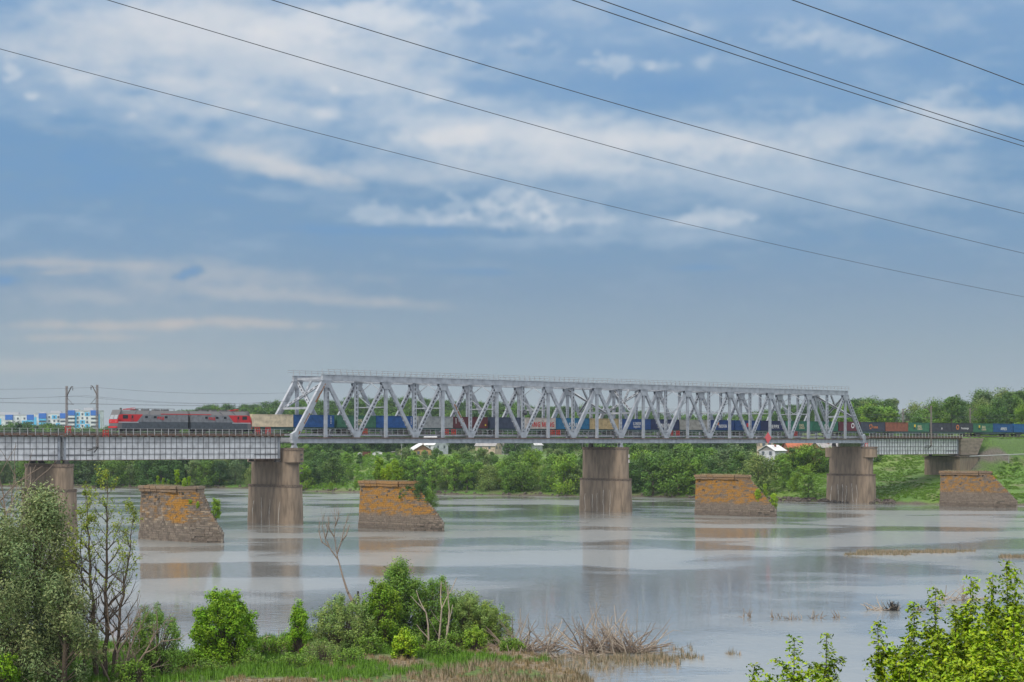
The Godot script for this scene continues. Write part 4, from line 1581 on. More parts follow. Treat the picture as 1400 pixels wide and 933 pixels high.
func make_masts() -> void:
	mat("mast_steel", Color(0.24, 0.205, 0.185), 0.8, noise_texture("grime", 0.012, 5, 0.72, 1.18, 3), Vector3(0.3, 0.3, 0.3))
	mast(-47.4, -10.3, 1.0, 18.2, 27.9, "lattice catenary mast on the far side of the left girder span")
	mast(-47.4, 0.9, -1.0, 15.9, 27.9, "lattice catenary mast bracketed to the near side of the left girder")
	mast(229.5, 1.2, -1.0, 15.9, 27.6, "lattice catenary mast bracketed to the right girder span")
	mast(234.4, -12.0, 1.0, 15.0, 27.0, "catenary mast behind the green container on the right girder")
	mast(270.2, -12.0, 1.0, 15.0, 27.6, "catenary mast behind the train on the embankment")
	# brackets under the near masts
	for s in [-47.4, 229.5]:
		var t := thing("mast_bracket", "steel bracket holding the catenary mast to the %s girder face" % ("left" if s < 0 else "right"), "bracket", on_bridge(s, 0, 0.2), TURN, "mast brackets")
		var mb := MB.new()
		mb.beam(Vector3(0, 16.0, -0.35), Vector3(0, 16.0, 1.1), 0.5, 0.14)
		mb.beam(Vector3(-1.6, 15.3, -0.33), Vector3(0, 15.9, 0.9), 0.14, 0.14)
		mb.beam(Vector3(0, 15.0, -0.35), Vector3(0, 15.9, 1.0), 0.14, 0.14)
		part(t, "bracket", mb, mats.dark_steel)
	# contact and messenger wires over both tracks
	for v in [-2.95, -7.05]:
		var which := "near" if v > -5 else "far"
		for w in ["contact", "messenger"]:
			var mb := MB.new()
			for span in [[-118.0, -47.4], [-47.4, 6.0], [6.0, 60.0], [60.0, 115.0], [115.0, 172.0], [172.0, 229.5], [229.5, 285.0]]:
				for k in 12:
					var p := []
					for e in 2:
						var f: float = (k + e) / 12.0
						var y := 24.35
						if w == "messenger":
							y = 25.9 - 4.0 * f * (1.0 - f) * 1.1
						p.append(Vector3(lerpf(span[0], span[1], f), y, 0))
					mb.tube(p[0], p[1], 0.016, 0.016, 4)
				if w == "messenger":
					for k in 6:
						var f := (k + 0.5) / 6.0
						var x: float = lerpf(span[0], span[1], f)
						mb.tube(Vector3(x, 25.9 - 4.0 * f * (1.0 - f) * 1.1, 0), Vector3(x, 24.35, 0), 0.008, 0.008, 4)
			var o := part(self, "%s_wire" % w, mb, mats.wire)
			o.position = on_bridge(0, 0, v)
			o.rotation.y = TURN
			tag(o, "thin %s wire strung over the %s railway track" % [w, which], "wire", "overhead line wires")
	var mb := MB.new()
	for k in 24:
		var f := k / 24.0
		var g := (k + 1) / 24.0
		mb.tube(Vector3(lerpf(-118, -47.4, f), 27.4 - 4.0 * f * (1 - f) * 0.9, 0), Vector3(lerpf(-118, -47.4, g), 27.4 - 4.0 * g * (1 - g) * 0.9, 0), 0.018, 0.018, 4)
		mb.tube(Vector3(lerpf(-47.4, 8, f), 27.4 - 4.0 * f * (1 - f) * 0.9 + f * 0.4, 0), Vector3(lerpf(-47.4, 8, g), 27.4 - 4.0 * g * (1 - g) * 0.9 + g * 0.4, 0), 0.018, 0.018, 4)
	var o := part(self, "feeder_wire", mb, mats.wire)
	o.position = on_bridge(0, 0, 0.6)
	o.rotation.y = TURN
	tag(o, "feeder wire strung from the mast tops to the truss portal", "wire", "overhead line wires")


func make_signs() -> void:
	# red diamond for shipping, hung on the truss
	var s := 155.0
	var t := thing("diamond_sign", "red diamond shipping board hung on the bottom chord of the truss", "sign", on_bridge(s, 0, 0.75), TURN - 0.5)
	var mb := MB.new()
	mb.prism(PackedVector2Array([Vector2(0, 16.6), Vector2(0.95, 18.15), Vector2(0, 19.75), Vector2(-0.95, 18.15)]), 0.0, 0.06)
	part(t, "board", mb, mats.sign_red if mats.has("sign_red") else mat("sign_red", Color(0.52, 0.09, 0.10), 0.5))
	mb = MB.new()
	mb.box(Vector3(0, 18.3, -0.18), Vector3(0.1, 2.2, 0.3))
	part(t, "hanger", mb, mats.dark_steel)
	t = thing("height_plate", "small white plate with red border at the right end of the truss", "sign", on_bridge(198.3, 0, 0.95), TURN - 0.4)
	mb = MB.new()
	mb.box(Vector3(0, 16.1, 0), Vector3(0.95, 1.4, 0.05))
	part(t, "border", mb, mats.sign_red)
	mb = MB.new()
	mb.box(Vector3(0, 16.1, 0.03), Vector3(0.55, 0.95, 0.03))
	part(t, "plate", mb, mats.lime)
	t = thing("signal_ball", "black round signal fixed to a laced post of the truss", "signal", on_bridge(8 * PANEL, 0, 0.6), TURN)
	var ball := SphereMesh.new()
	ball.radius = 0.55
	ball.height = 1.0
	ball.radial_segments = 20
	ball.rings = 10
	part(t, "lamp_housing", ball, mats.wire, Vector3(0, 23.7, 0.25))
	mb = MB.new()
	mb.prism(PackedVector2Array([Vector2(-0.75, 23.6), Vector2(0.75, 23.4), Vector2(0.3, 24.4), Vector2(-0.2, 24.5)]), -0.1, 0.05)
	part(t, "backing_plate", mb, mats.wire)
	mb = MB.new()
	mb.box(Vector3(0, 23.7, -0.25), Vector3(0.2, 0.3, 0.4))
	part(t, "clamp", mb, mats.dark_steel)


# ---------------------------------------------------------------- buildings
# a block of flats: x to the right along its front, z towards the viewer
func flats(called_label: String, px0: float, px1: float, py_top: float, dist: float, bays: Array) -> void:
	var a := at_pixel(px0, py_top, dist)
	var b := at_pixel(px1, py_top, dist)
	var wide := b.x - a.x
	var top := a.y
	var base := ground_height((a.x + b.x) * 0.5, dist) - 0.5
	var t := thing("apartment_building", called_label, "building", Vector3((a.x + b.x) * 0.5, base, -dist - 7.0), 0.0, "blue and white flats on the horizon")
	var high := top - base
	var mb := MB.new()
	mb.box(Vector3(0, high * 0.5, 0), Vector3(wide, high, 14.0))
	part(t, "wall", mb, mats.flats_white)
	mb = MB.new()
	mb.box(Vector3(0, high + 0.35, 0), Vector3(wide + 0.3, 0.7, 14.3))
	mb.box(Vector3(wide * 0.1, high + 1.6, 0), Vector3(wide * 0.3, 2.0, 5.0))
	mb.box(Vector3(-wide * 0.3, high + 1.1, 0), Vector3(wide * 0.16, 1.2, 4.0))
	part(t, "roof", mb, mats.flats_grey)
	var storey := 2.9
	var floors := int(high / storey)
	for bay in bays:
		# bay: centre fraction, width, kind
		var x: float = (bay[0] - 0.5) * wide
		var w: float = bay[1]
		if bay[2] == "stack":
			# enclosed balcony stack with a blue crown
			mb = MB.new()
			mb.box(Vector3(x, high + 0.6 - 1.9, 7.9), Vector3(w, 3.8, 1.8))
			part(t, "blue_crown", mb, mats.flats_blue)
			for f in floors - 1:
				mb = MB.new()
				var y := high - 3.3 - f * storey
				mb.box(Vector3(x, y - 0.75, 7.8), Vector3(w, 1.4, 1.6))
				part(t, "balcony", mb, mats.flats_white if not bay.size() > 3 else mats.flats_cyan)
				mb = MB.new()
				mb.box(Vector3(x, y + 0.55, 7.6), Vector3(w - 0.5, 1.2, 1.2))
				part(t, "balcony_glazing", mb, mats.flats_glass)
		elif bay[2] == "strip":
			mb = MB.new()
			mb.box(Vector3(x, high * 0.5 - 1.0, 7.08), Vector3(w, high - 2.5, 0.12))
			part(t, "blue_strip", mb, mats.flats_cyan)
		else:
			for f in floors:
				var y := high - 2.2 - f * storey
				if (f + int(bay[0] * 10.0)) % 3 == 0:
					mb = MB.new()
					mb.box(Vector3(x, y, 7.05), Vector3(w + 2.4, storey - 0.2, 0.1))
					part(t, "blue_panel", mb, mats.flats_cyan)
				mb = MB.new()
				mb.box(Vector3(x, y, 7.1), Vector3(w, 1.5, 0.12))
				part(t, "window", mb, mats.flats_glass)


func house(label: String, px: float, py: float, dist: float, wide: float, deep: float, wall: float, roof: float, turn: float, wall_m: Material, roof_m: Material, gable_m: Material, base_y := NAN) -> void:
	var p := at_pixel(px, py, dist)
	var t := thing("house", label, "house", p, turn, "houses on the far bank")
	var mb := MB.new()
	mb.box(Vector3(0, wall * 0.5 - 1.5, 0), Vector3(wide, wall + 3.0, deep))
	part(t, "wall", mb, wall_m)
	mb = MB.new()
	for z in [-deep * 0.5, deep * 0.5 - 0.1]:
		mb.prism(PackedVector2Array([Vector2(-wide * 0.5, wall), Vector2(wide * 0.5, wall), Vector2(0, wall + roof)]), z, z + 0.1)
	part(t, "gable", mb, gable_m)
	var rf := MB.new()
	for s in [-1.0, 1.0]:
		rf.beam(Vector3(s * (wide * 0.5 + 0.4), wall - 0.25 * roof / wide * 2.0, 0), Vector3(0, wall + roof + 0.05, 0), deep + 0.9, 0.16, Vector3(-s * roof, wide * 0.5, 0).normalized())
	part(t, "roof", rf, roof_m)
	for k in 2:
		mb = MB.new()
		mb.box(Vector3((k - 0.5) * wide * 0.45, wall * 0.55, deep * 0.5 + 0.04), Vector3(1.0, 1.2, 0.1))
		part(t, "window", mb, mats.flats_glass)
		mb = MB.new()
		mb.box(Vector3(-wide * 0.5 - 0.04, wall * 0.55, (k - 0.5) * deep * 0.45), Vector3(0.1, 1.2, 1.0))
		part(t, "window", mb, mats.flats_glass)
	mb = MB.new()
	mb.box(Vector3(wide * 0.18, wall + roof * 0.9, 0), Vector3(0.5, 1.1, 0.5))
	part(t, "chimney", mb, mats.brick)


func make_buildings() -> void:
	var grime: Texture2D = noise_texture("grime", 0.012, 5, 0.72, 1.18, 3)
	mat("flats_white", Color(0.62, 0.66, 0.70), 0.8, grime, Vector3(0.02, 0.02, 0.02))
	mat("flats_grey", Color(0.38, 0.40, 0.43), 0.8)
	mat("flats_blue", Color(0.03, 0.14, 0.50), 0.7)
	mat("flats_cyan", Color(0.10, 0.42, 0.70), 0.7)
	mat("flats_glass", Color(0.10, 0.12, 0.15), 0.3)
	mat("brick", Color(0.27, 0.12, 0.075), 0.9, grime, Vector3(0.2, 0.2, 0.2))
	mat("roof_white", Color(0.66, 0.67, 0.68), 0.6, grime, Vector3(0.08, 0.08, 0.08))
	mat("roof_grey", Color(0.30, 0.29, 0.29), 0.8, grime, Vector3(0.08, 0.08, 0.08))
	mat("roof_orange", Color(0.38, 0.11, 0.05), 0.8, grime, Vector3(0.08, 0.08, 0.08))
	mat("wall_cream", Color(0.52, 0.42, 0.32), 0.85, grime, Vector3(0.1, 0.1, 0.1))
	mat("wall_pale", Color(0.55, 0.57, 0.62), 0.85, grime, Vector3(0.1, 0.1, 0.1))
	mat("wall_ochre", Color(0.50, 0.30, 0.14), 0.85, grime, Vector3(0.1, 0.1, 0.1))
	mat("gable_brown", Color(0.25, 0.14, 0.08), 0.85, grime, Vector3(0.1, 0.1, 0.1))
	var d := 1400.0
	flats("tallest blue and white flats behind the catenary masts", 93, 136, 562.5, d, [[0.10, 5.2, "stack"], [0.30, 1.3, "windows"], [0.45, 1.3, "windows"], [0.60, 1.3, "windows"], [0.84, 5.4, "stack"], [0.97, 1.5, "strip"], [0.235, 1.4, "strip"]])
	flats("middle blue and white flats with cyan balcony columns", 46, 92.5, 566.5, d + 14.0, [[0.04, 1.8, "strip"], [0.26, 5.4, "stack", 1], [0.45, 1.3, "windows"], [0.60, 1.3, "windows"], [0.72, 1.4, "windows"], [0.88, 5.0, "stack"]])
	flats("lowest blue and white flats at the picture's edge side of the row", -44, 45.5, 568.5, d + 26.0, [[0.14, 5.0, "stack", 1], [0.30, 1.3, "windows"], [0.48, 2.6, "strip"], [0.63, 5.4, "stack"], [0.76, 1.3, "windows"], [0.86, 1.3, "windows"], [0.955, 5.0, "stack", 1]])
	house("ochre house with brown gable and white roof on the far bank", 574, 624, 760, 7.6, 7.0, 2.5, 2.2, 0.35, mats.wall_ochre, mats.roof_white, mats.gable_brown)
	house("small cream outbuilding with flat looking roof beside the ochre house", 545, 625, 762, 5.5, 4.5, 2.0, 0.4, 0.1, mats.wall_cream, mats.roof_grey, mats.wall_cream)
	house("large white roofed house behind the ochre one", 592, 615, 800, 9.0, 9.0, 2.0, 3.4, 0.9, mats.wall_pale, mats.roof_white, mats.wall_pale)
	house("grey roofed house above the riverside trees", 668, 615, 820, 8.0, 9.0, 1.6, 2.6, 1.2, mats.wall_cream, mats.roof_grey, mats.wall_cream)
	house("wide dark grey roofed house with pale gable", 687, 614, 840, 7.5, 10.0, 1.6, 2.6, -1.2, mats.wall_pale, mats.roof_grey, mats.wall_pale)
	house("white roofed house with bright gable above the trees", 712, 614, 850, 8.0, 8.0, 1.6, 2.8, 0.7, mats.wall_pale, mats.roof_white, mats.roof_white)
	house("small white roofed house at the end of the roof row", 729, 613, 860, 5.5, 7.0, 1.4, 2.2, -0.6, mats.wall_pale, mats.roof_white, mats.wall_pale)
	house("pale blue house with steep white roof below the truss", 1056, 624, 612, 6.4, 6.0, 1.8, 1.7, -0.75, mats.wall_pale, mats.roof_white, mats.roof_grey)
	house("tall cream house behind the pale blue one", 1046, 618, 640, 4.4, 5.0, 4.6, 1.0, 0.1, mats.wall_cream, mats.roof_grey, mats.wall_cream)
	house("long brick building with orange roof beside the right pier", 1104, 622, 640, 8.5, 15.0, 2.2, 2.4, -1.45, mats.brick, mats.roof_orange, mats.brick)
	house("brick house with patched grey roof behind the right pier", 1130, 623, 632, 7.0, 8.0, 2.6, 1.8, -1.2, mats.brick, mats.roof_grey, mats.brick)
	# greenhouse tunnel, tank wagon shed and fence on the far bank
	var p := at_pixel(517, 625, 765)
	var t := thing("tunnel_greenhouse", "white arched greenhouse tunnel beside a rusty box on the far bank", "greenhouse", p, 0.1)
	var mb := MB.new()
	var arc := PackedVector2Array()
	for k in 13:
		arc.append(Vector2(-3.2 * cos(PI * k / 12.0), 2.1 * sin(PI * k / 12.0)))
	mb.prism(arc, -2.0, 2.0)
	part(t, "cover", mb, mats.roof_white)
	mb = MB.new()
	for z in [-2.05, -0.7, 0.7, 2.05]:
		for k in 12:
			mb.beam(Vector3(arc[k].x, arc[k].y, z), Vector3(arc[k + 1].x, arc[k + 1].y, z), 0.08, 0.08, Vector3(0, 0, 1))
	mb.box(Vector3(0, -1.0, 0), Vector3(6.2, 2.2, 3.8))
	part(t, "hoop", mb, mats.flats_grey)
	p = at_pixel(501, 625, 762)
	t = thing("storage_box", "rusty brown storage box beside the white greenhouse tunnel", "container", p, 0.2)
	var m := mat("rusty_box", Color(0.20, 0.09, 0.06), 0.85, grime, Vector3(0.1, 0.1, 0.1))
	var sh := container_shapes(10.75)
	for q in ["body", "frame", "door_rods"]:
		var o := part(t, q, sh[q], m)
		o.scale = Vector3(0.28, 0.8, 1.0)
	p = at_pixel(492, 625, 764)
	t = thing("storage_tank", "short white storage tank left of the rusty box", "tank", p)
	mb = MB.new()
	mb.tube(Vector3(0, -1.5, 0), Vector3(0, 1.5, 0), 0.9, 0.9, 14)
	mb.tube(Vector3(0, 1.5, 0), Vector3(0, 1.8, 0), 0.9, 0.15, 14)
	part(t, "shell", mb, mats.roof_white)
	p = at_pixel(549, 626, 755)
	t = thing("utility_pole", "white utility pole beside the small cream outbuilding", "pole", p)
	mb = MB.new()
	mb.tube(Vector3(0, -1.5, 0), Vector3(0, 5.5, 0), 0.14, 0.1, 8)
	mb.beam(Vector3(-0.6, 5.0, 0), Vector3(0.6, 5.0, 0), 0.08, 0.1)
	part(t, "pole", mb, mats.rail_grey)
	# concrete panel fence under the right girder
	var q0 := at_pixel(1186, 630, 640)
	var q1 := at_pixel(1292, 630, 620)
	t = thing("panel_fence", "long grey concrete panel fence under the right girder span", "fence", q0)
	var n := 12
	for k in n:
		mb = MB.new()
		var a := (q1 - q0) * (k / float(n))
		var b := (q1 - q0) * ((k + 0.985) / n)
		mb.beam(a + Vector3(0, 0.6, 0), b + Vector3(0, 0.6, 0), 0.15, 4.0)
		part(t, "panel", mb, mats.flats_grey)
		mb = MB.new()
		mb.box(a + Vector3(0, 0.7, 0.06), Vector3(0.25, 4.2, 0.3))
		part(t, "post", mb, mats.rail_grey)
	# low sheds among the right bank's trees
	house("low shed with rusty wall at the top of the grassy bank", 1196, 631, 632, 8.5, 4.0, 2.6, 0.5, 0.2, mats.brick, mats.roof_grey, mats.brick)


# ---------------------------------------------------------------- overhead power line
func make_power_lines() -> void:
	var list := [
		[126.0, [0, 67], [700, 249], [1400, 406], "lowest"], [97.8, [147, 0], [700, 162.5], [1400, 346.5], "second lowest"], [80.6, [372, 0], [700, 100], [1400, 292], "third lowest"],
		[62.5, [783, 0], [1160, 125], [1400, 200], "lower of the close pair among the"], [60.5, [822, 0], [1120, 102.5], [1400, 193.5], "upper of the close pair among the"], [51.6, [1084, 0], [1242, 57], [1400, 116], "highest"],
	]
	for w in list:
		# plan: parallel to the bridge through the right-hand pixel at its distance
		var anchor := at_pixel(w[3][0], w[3][1], w[0])
		var dir := Vector3(cos(TURN), 0, -sin(TURN))
		var s := []
		var y := []
		for e in [w[1], w[2], w[3]]:
			var k: float = (e[0] - 700.0) / FOCAL
			# where the plan line crosses that pixel column: x = -k z
			var q: float = (-anchor.x - k * anchor.z) / (dir.x + k * dir.z)
			var p: Vector3 = anchor + dir * q
			s.append(q)
			y.append(EYE + (HORIZON - e[1]) / FOCAL * -p.z)
		var mb := MB.new()
		var a: float = s[0] - 40.0
		var b: float = s[2] + 60.0
		var prev := Vector3.ZERO
		for k in 61:
			var x := lerpf(a, b, k / 60.0)
			var h: float = y[0] * (x - s[1]) * (x - s[2]) / ((s[0] - s[1]) * (s[0] - s[2])) + y[1] * (x - s[0]) * (x - s[2]) / ((s[1] - s[0]) * (s[1] - s[2])) + y[2] * (x - s[0]) * (x - s[1]) / ((s[2] - s[0]) * (s[2] - s[1]))
			var p := dir * x + Vector3(0, h - anchor.y, 0)
			if k > 0:
				mb.tube(prev, p, 0.0125, 0.0125, 6)
			prev = p
		var o := part(self, "power_line_wire", mb, mats.wire)
		o.position = anchor
		tag(o, "%s dark power line wire sloping across the sky" % w[4], "wire", "power line wires overhead")


# ---------------------------------------------------------------- trees of the far bank
var kinds := []


# crown of many leaf-sized faces gathered in clumps; height 1 m up from the base scaled by the caller
func crown_mesh(seed_: int, high: float, wide: float, clumps: int, per: int, size: float, base: Color, low := 0.12) -> ArrayMesh:
	rng.seed = seed_
	var mb := MB.new()
	for k in clumps:
		var f := (k + 0.5) / clumps
		var d := random_dir()
		var y := lerpf(low, 0.97, pow(rng.randf(), 0.9))
		# outline: widest at two fifths, uneven
		var r := wide * 0.5 * sqrt(maxf(0.05, 1.0 - pow((y - 0.42) / 0.60, 2.0))) * rng.randf_range(0.55, 1.05)
		var a := rng.randf() * TAU
		var c := Vector3(cos(a) * r * sqrt(f), y * high, sin(a) * r * sqrt(f))
		var s := wide * rng.randf_range(0.09, 0.23)
		clump(mb, c, Vector3(s, s * rng.randf_range(0.7, 1.2), s), int(per * clampf(s / wide * 6.0, 0.5, 1.3)), size, base, 0.45)
	return mb.done()


func trunk_mesh(seed_: int, high: float, thick: float) -> ArrayMesh:
	rng.seed = seed_
	var mb := MB.new()
	var top := Vector3(rng.randf_range(-0.4, 0.4), high * 0.62, rng.randf_range(-0.4, 0.4))
	mb.tube(Vector3(0, -0.8, 0), top * 0.45, thick, thick * 0.75, 7)
	mb.tube(top * 0.45, top, thick * 0.75, thick * 0.3, 6)
	for k in 7:
		var a := TAU * k / 7.0 + rng.randf()
		var from := top * rng.randf_range(0.35, 0.9)
		mb.tube(from, from + Vector3(cos(a) * high * 0.22, high * rng.randf_range(0.1, 0.28), sin(a) * high * 0.22), thick * 0.35, thick * 0.1, 5)
	return mb.done()


func make_kinds() -> void:
	# each kind: crown meshes (10 m tall models), trunk mesh
	var greens := [
		[Color(0.080, 0.162, 0.034), 8.5, 0.0, "rounded deep green tree"],
		[Color(0.128, 0.192, 0.075), 9.5, 0.0, "grey-green willow"],
		[Color(0.134, 0.243, 0.035), 7.8, 0.0, "bright green leafy tree"],
		[Color(0.061, 0.122, 0.036), 7.5, 0.03, "dark green tree"],
		[Color(0.201, 0.326, 0.025), 5.5, 0.04, "fresh yellow-green sapling"],
	]
	for g in greens.size():
		var crowns := []
		for k in 3:
			var tint: Color = greens[g][0]
			tint = Color(tint.r * [0.82, 1.0, 1.22][k], tint.g * [0.86, 1.0, 1.14][k], tint.b * [1.1, 1.0, 0.9][k])
			crowns.append(crown_mesh(100 + g * 10 + k, 10.0, greens[g][1] * [1.0, 0.78, 1.12][k], [64, 44, 72][k], 84, 0.44, tint, greens[g][2] + [0.0, 0.08, 0.0][k]))
		kinds.append({"crowns": crowns, "trunk": trunk_mesh(300 + g, 10.0, 0.28), "label": greens[g][3]})
	rng.seed = 4711


func far_tree(kind: int, x: float, dist: float, high: float, place: String, group: String, wide := 1.0) -> void:
	var k: Dictionary = kinds[kind]
	var y := ground_height(x, dist)
	var t := thing("bank_tree", "%s %s" % [k.label, place], "tree", Vector3(x, y, -dist), rng.randf() * TAU, group)
	var s := high / 10.0
	t.scale = Vector3(s * wide, s, s * wide)
	part(t, "trunk", k.trunk, mats.bark)
	part(t, "crown", k.crowns[rng.randi() % 3], mats.leaves)


var landmarks := [[98.0, "near the pier behind the foreground willow"], [190.0, "between willow pier and grey old stone pier"], [306.0, "behind the grey old stone pier"], [414.0, "behind the stepped pier"], [489.0, "between stepped pier and lichen-covered pier"], [608.0, "behind the lichen-covered stone pier"], [700.0, "right of the lichen-covered stone pier"], [794.0, "left of the mid-truss pier"], [866.0, "behind the mid-truss pier"], [949.0, "between mid-truss pier and dry-topped stone pier"], [1063.0, "behind the dry-topped stone pier"], [1140.0, "below the white roofed house"], [3000.0, "beside the right girder"]]


func landmark(px: float) -> String:
	for l in landmarks:
		if px < l[0]:
			return l[1]
	return ""


func make_far_trees() -> void:
	make_kinds()
	var hidden := {}
	# along the water and up the slope, left of the grassy bank
	var rows := [[2.5, 5.8, 0.0], [9.0, 6.5, 3.0], [18.0, 7.0, 1.0], [30.0, 7.5, 4.0], [44.0, 8.0, 2.0], [60.0, 8.5, 0.0], [78.0, 9.0, 3.0]]
	for r in rows.size():
		var x: float = -240.0 + rows[r][2]
		while x < 92.0:
			var inland: float = rows[r][0] + rng.randf_range(-2.0, 2.5)
			var xx := x + rng.randf_range(-1.5, 1.5)
			var dist := along_line(far_bank, xx) + inland / 0.76
			var px := 700.0 + xx / dist * FOCAL
			x += rows[r][1] * rng.randf_range(0.8, 1.2)
			if px < -120.0:
				continue
			var gy := ground_height(xx, dist)
			var kind := 0
			var high := rng.randf_range(7.5, 11.5)
			var limit := 16.0
			if px < 350.0:
				kind = [1, 0, 3, 1, 0][rng.randi() % 5]
				high = rng.randf_range(9.0, 13.0)
				limit = 20.0
			elif px < 492.0:
				kind = [3, 0, 2, 0][rng.randi() % 4]
				limit = 17.0 if px < 440.0 else 15.5
				if r == 0 and px > 415.0:
					high = rng.randf_range(1.8, 3.4)
					kind = 2
				if px > 455.0 and r > 0 and r < 4:
					high = rng.randf_range(2.5, 5.0)
					kind = 2
			elif px < 530.0:
				if r > 3:
					continue
				if r > 0:
					if rng.randf() < 0.5:
						continue
				high = rng.randf_range(2.0, 4.0)
				kind = [2, 0][rng.randi() % 2]
			elif px < 800.0:
				kind = [2, 0, 2, 1, 0, 2][rng.randi() % 6]
				limit = 14.2
			elif px < 1042.0:
				kind = [0, 3, 0, 1, 2][rng.randi() % 5]
				high = rng.randf_range(9.0, 14.0)
				limit = 17.0
			else:
				if r < 3:
					if rng.randf() < 0.6:
						continue
					high = rng.randf_range(2.0, 3.5)
				elif r > 4:
					continue
				kind = 2
				limit = 11.5
				high = rng.randf_range(4.0, 7.0)
			high = clampf(limit - gy + rng.randf_range(-3.2, 0.8), 2.2, high * rng.randf_range(0.7, 1.15))
			if px > 530.0 and r >= 3 and high < 3.0:
				high = rng.randf_range(2.5, 3.6)
			if r > 2:
				# the rows higher up the slope merge into one thicket
				var s := high / 10.0
				var w := s * rng.randf_range(0.95, 1.35)
				hidden.get_or_add(kind, []).append(Transform3D(Basis(Vector3.UP, rng.randf() * TAU).scaled(Vector3(w, s, w)), Vector3(xx, gy, -dist)))
				continue
			var place := ("at the waterline " if r == 0 else ("by the far shore " if r == 1 else "up the far slope ")) + landmark(px)
			if high < 4.5:
				place = "bush-high " + place
			far_tree(kind, xx, dist, high, place, "trees and bushes of the far bank", rng.randf_range(0.95, 1.35))
	for kind in hidden:
		var mm := MultiMesh.new()
		mm.transform_format = MultiMesh.TRANSFORM_3D
		mm.mesh = kinds[kind].crowns[1]
		mm.instance_count = hidden[kind].size()
		for k in mm.instance_count:
			mm.set_instance_transform(k, hidden[kind][k])
		var o := MultiMeshInstance3D.new()
		o.name = numbered("slope_thicket")
		o.multimesh = mm
		o.material_override = mats.leaves
		add_child(o)
		tag(o, ["deep green thicket up the slope of the far bank", "grey-green thicket up the slope of the far bank", "bright green thicket up the slope of the far bank", "darkest thicket up the slope of the far bank"][kind], "thicket", "", "stuff")
	weeds()
	# bushes around the houses and down the grassy right bank
	for b in [[1068, 596, 6.5, 2], [1084, 600, 8.0, 0], [1097, 598, 8.5, 2], [1110, 602, 8.0, 0], [1122, 600, 7.0, 2], [1134, 604, 7.0, 2], [1052, 588, 6.0, 0], [1076, 584, 4.0, 2], [1090, 580, 3.5, 2], [1106, 585, 3.0, 2], [1062, 572, 3.2, 2], [1072, 566, 2.6, 2], [1196, 600, 3.2, 0], [1204, 604, 2.6, 0], [1420, 560, 4.0, 2]]:
		var dist: float = b[1]
		var x: float = (b[0] - 700.0) / FOCAL * dist
		far_tree(b[3], x, dist, b[2], "on the grassy bank %s" % landmark(b[0]) if b[0] < 1300 else "on the embankment slope", "bushes of the grassy right bank", 1.3)
	# ring of trees on the rising ground behind the train on the right
	for k in 95:
		var px := rng.randf_range(1150.0, 1480.0)
		var dist := rng.randf_range(650.0, 775.0)
		var x := (px - 700.0) / FOCAL * dist
		if absf(bridge_of(Vector3(x, 0, -dist)).y + 5.0) < 17.0:
			continue
		var sky := EYE + (HORIZON - along_line(skyline, px)) * 770.0 / FOCAL
		var gy := ground_height(x, dist)
		var high := minf(rng.randf_range(8.5, 13.5), sky - gy + rng.randf_range(-2.0, 0.8))
		if high < 3.0:
			continue
		far_tree([0, 3, 0, 3, 1][rng.randi() % 5] if dist > 690.0 else [2, 0][rng.randi() % 2], x, dist, high, "behind the train " + ("at the truss end" if px < 1205 else ("above the right girder span" if px < 1310 else "on the embankment")) + (", on the crest" if dist > 725.0 else ", lower down"), "trees behind the train on the right", rng.randf_range(0.85, 1.15))
	# the wood on the hills: one mass
	for kind in [0, 2, 3]:   # three kinds of crown
		var mm := MultiMesh.new()
		mm.transform_format = MultiMesh.TRANSFORM_3D
		mm.mesh = kinds[kind].crowns[0]
		mm.mesh.surface_set_material(0, mats.leaves)
		var list := []
		for k in 620:
			var px := rng.randf_range(-420.0, 1190.0)
			var dist := rng.randf_range(830.0, 1150.0)
			var x := (px - 700.0) / FOCAL * dist
			var gy := ground_height(x, dist)
			var sky := EYE + (HORIZON - along_line(skyline, px)) * dist / FOCAL
			var high := minf(rng.randf_range(9.0, 14.5), sky - gy + rng.randf_range(-2.5, 1.2))
			if high < 3.0:
				continue
			var s := high / 10.0
			list.append(Transform3D(Basis(Vector3.UP, rng.randf() * TAU).scaled(Vector3(s * 1.05, s, s * 1.05)), Vector3(x, gy, -dist)))
		mm.instance_count = list.size()
		for k in list.size():
			mm.set_instance_transform(k, list[k])
		var o := MultiMeshInstance3D.new()
		o.name = numbered("hill_wood")
		o.multimesh = mm
		o.material_override = mats.leaves
		add_child(o)
		tag(o, ["distant mixed green wood on the hills behind the truss", "", "lighter green trees in the distant wood on the hills", "darkest trees in the distant wood on the hills"][kind], "wood", "", "stuff")
	# stones at the far waterline
	var rm := MultiMesh.new()
	rm.transform_format = MultiMesh.TRANSFORM_3D
	var rock := MB.new()
	rng.seed = 5
	for k in 14:
		var d := random_dir()
		rock.col = Color(0.17, 0.145, 0.125)
		var a := d.cross(random_dir()).normalized()
		var b := d.cross(a)
		rock.quad(d * 0.45 + a * 0.4, d * 0.45 + b * 0.4, d * 0.45 - a * 0.4, d * 0.45 - b * 0.4, d)
	rm.mesh = rock.done()
	var spots := []
	for k in 420:
		var x := rng.randf_range(70.0, 106.0) if k < 260 else rng.randf_range(-200.0, 70.0)
		var dist := along_line(far_bank, x) + rng.randf_range(-0.8, 2.6)
		var s := rng.randf_range(0.4, 1.3)
		spots.append(Transform3D(Basis(random_dir(), rng.randf() * TAU).scaled(Vector3(s, s * 0.8, s)), Vector3(x, ground_height(x, dist) + 0.05, -dist)))
	rm.instance_count = spots.size()
	for k in spots.size():
		rm.set_instance_transform(k, spots[k])
	var ro := MultiMeshInstance3D.new()
	ro.name = "shore_stones"
	ro.multimesh = rm
	ro.material_override = mats.stone
	add_child(ro)
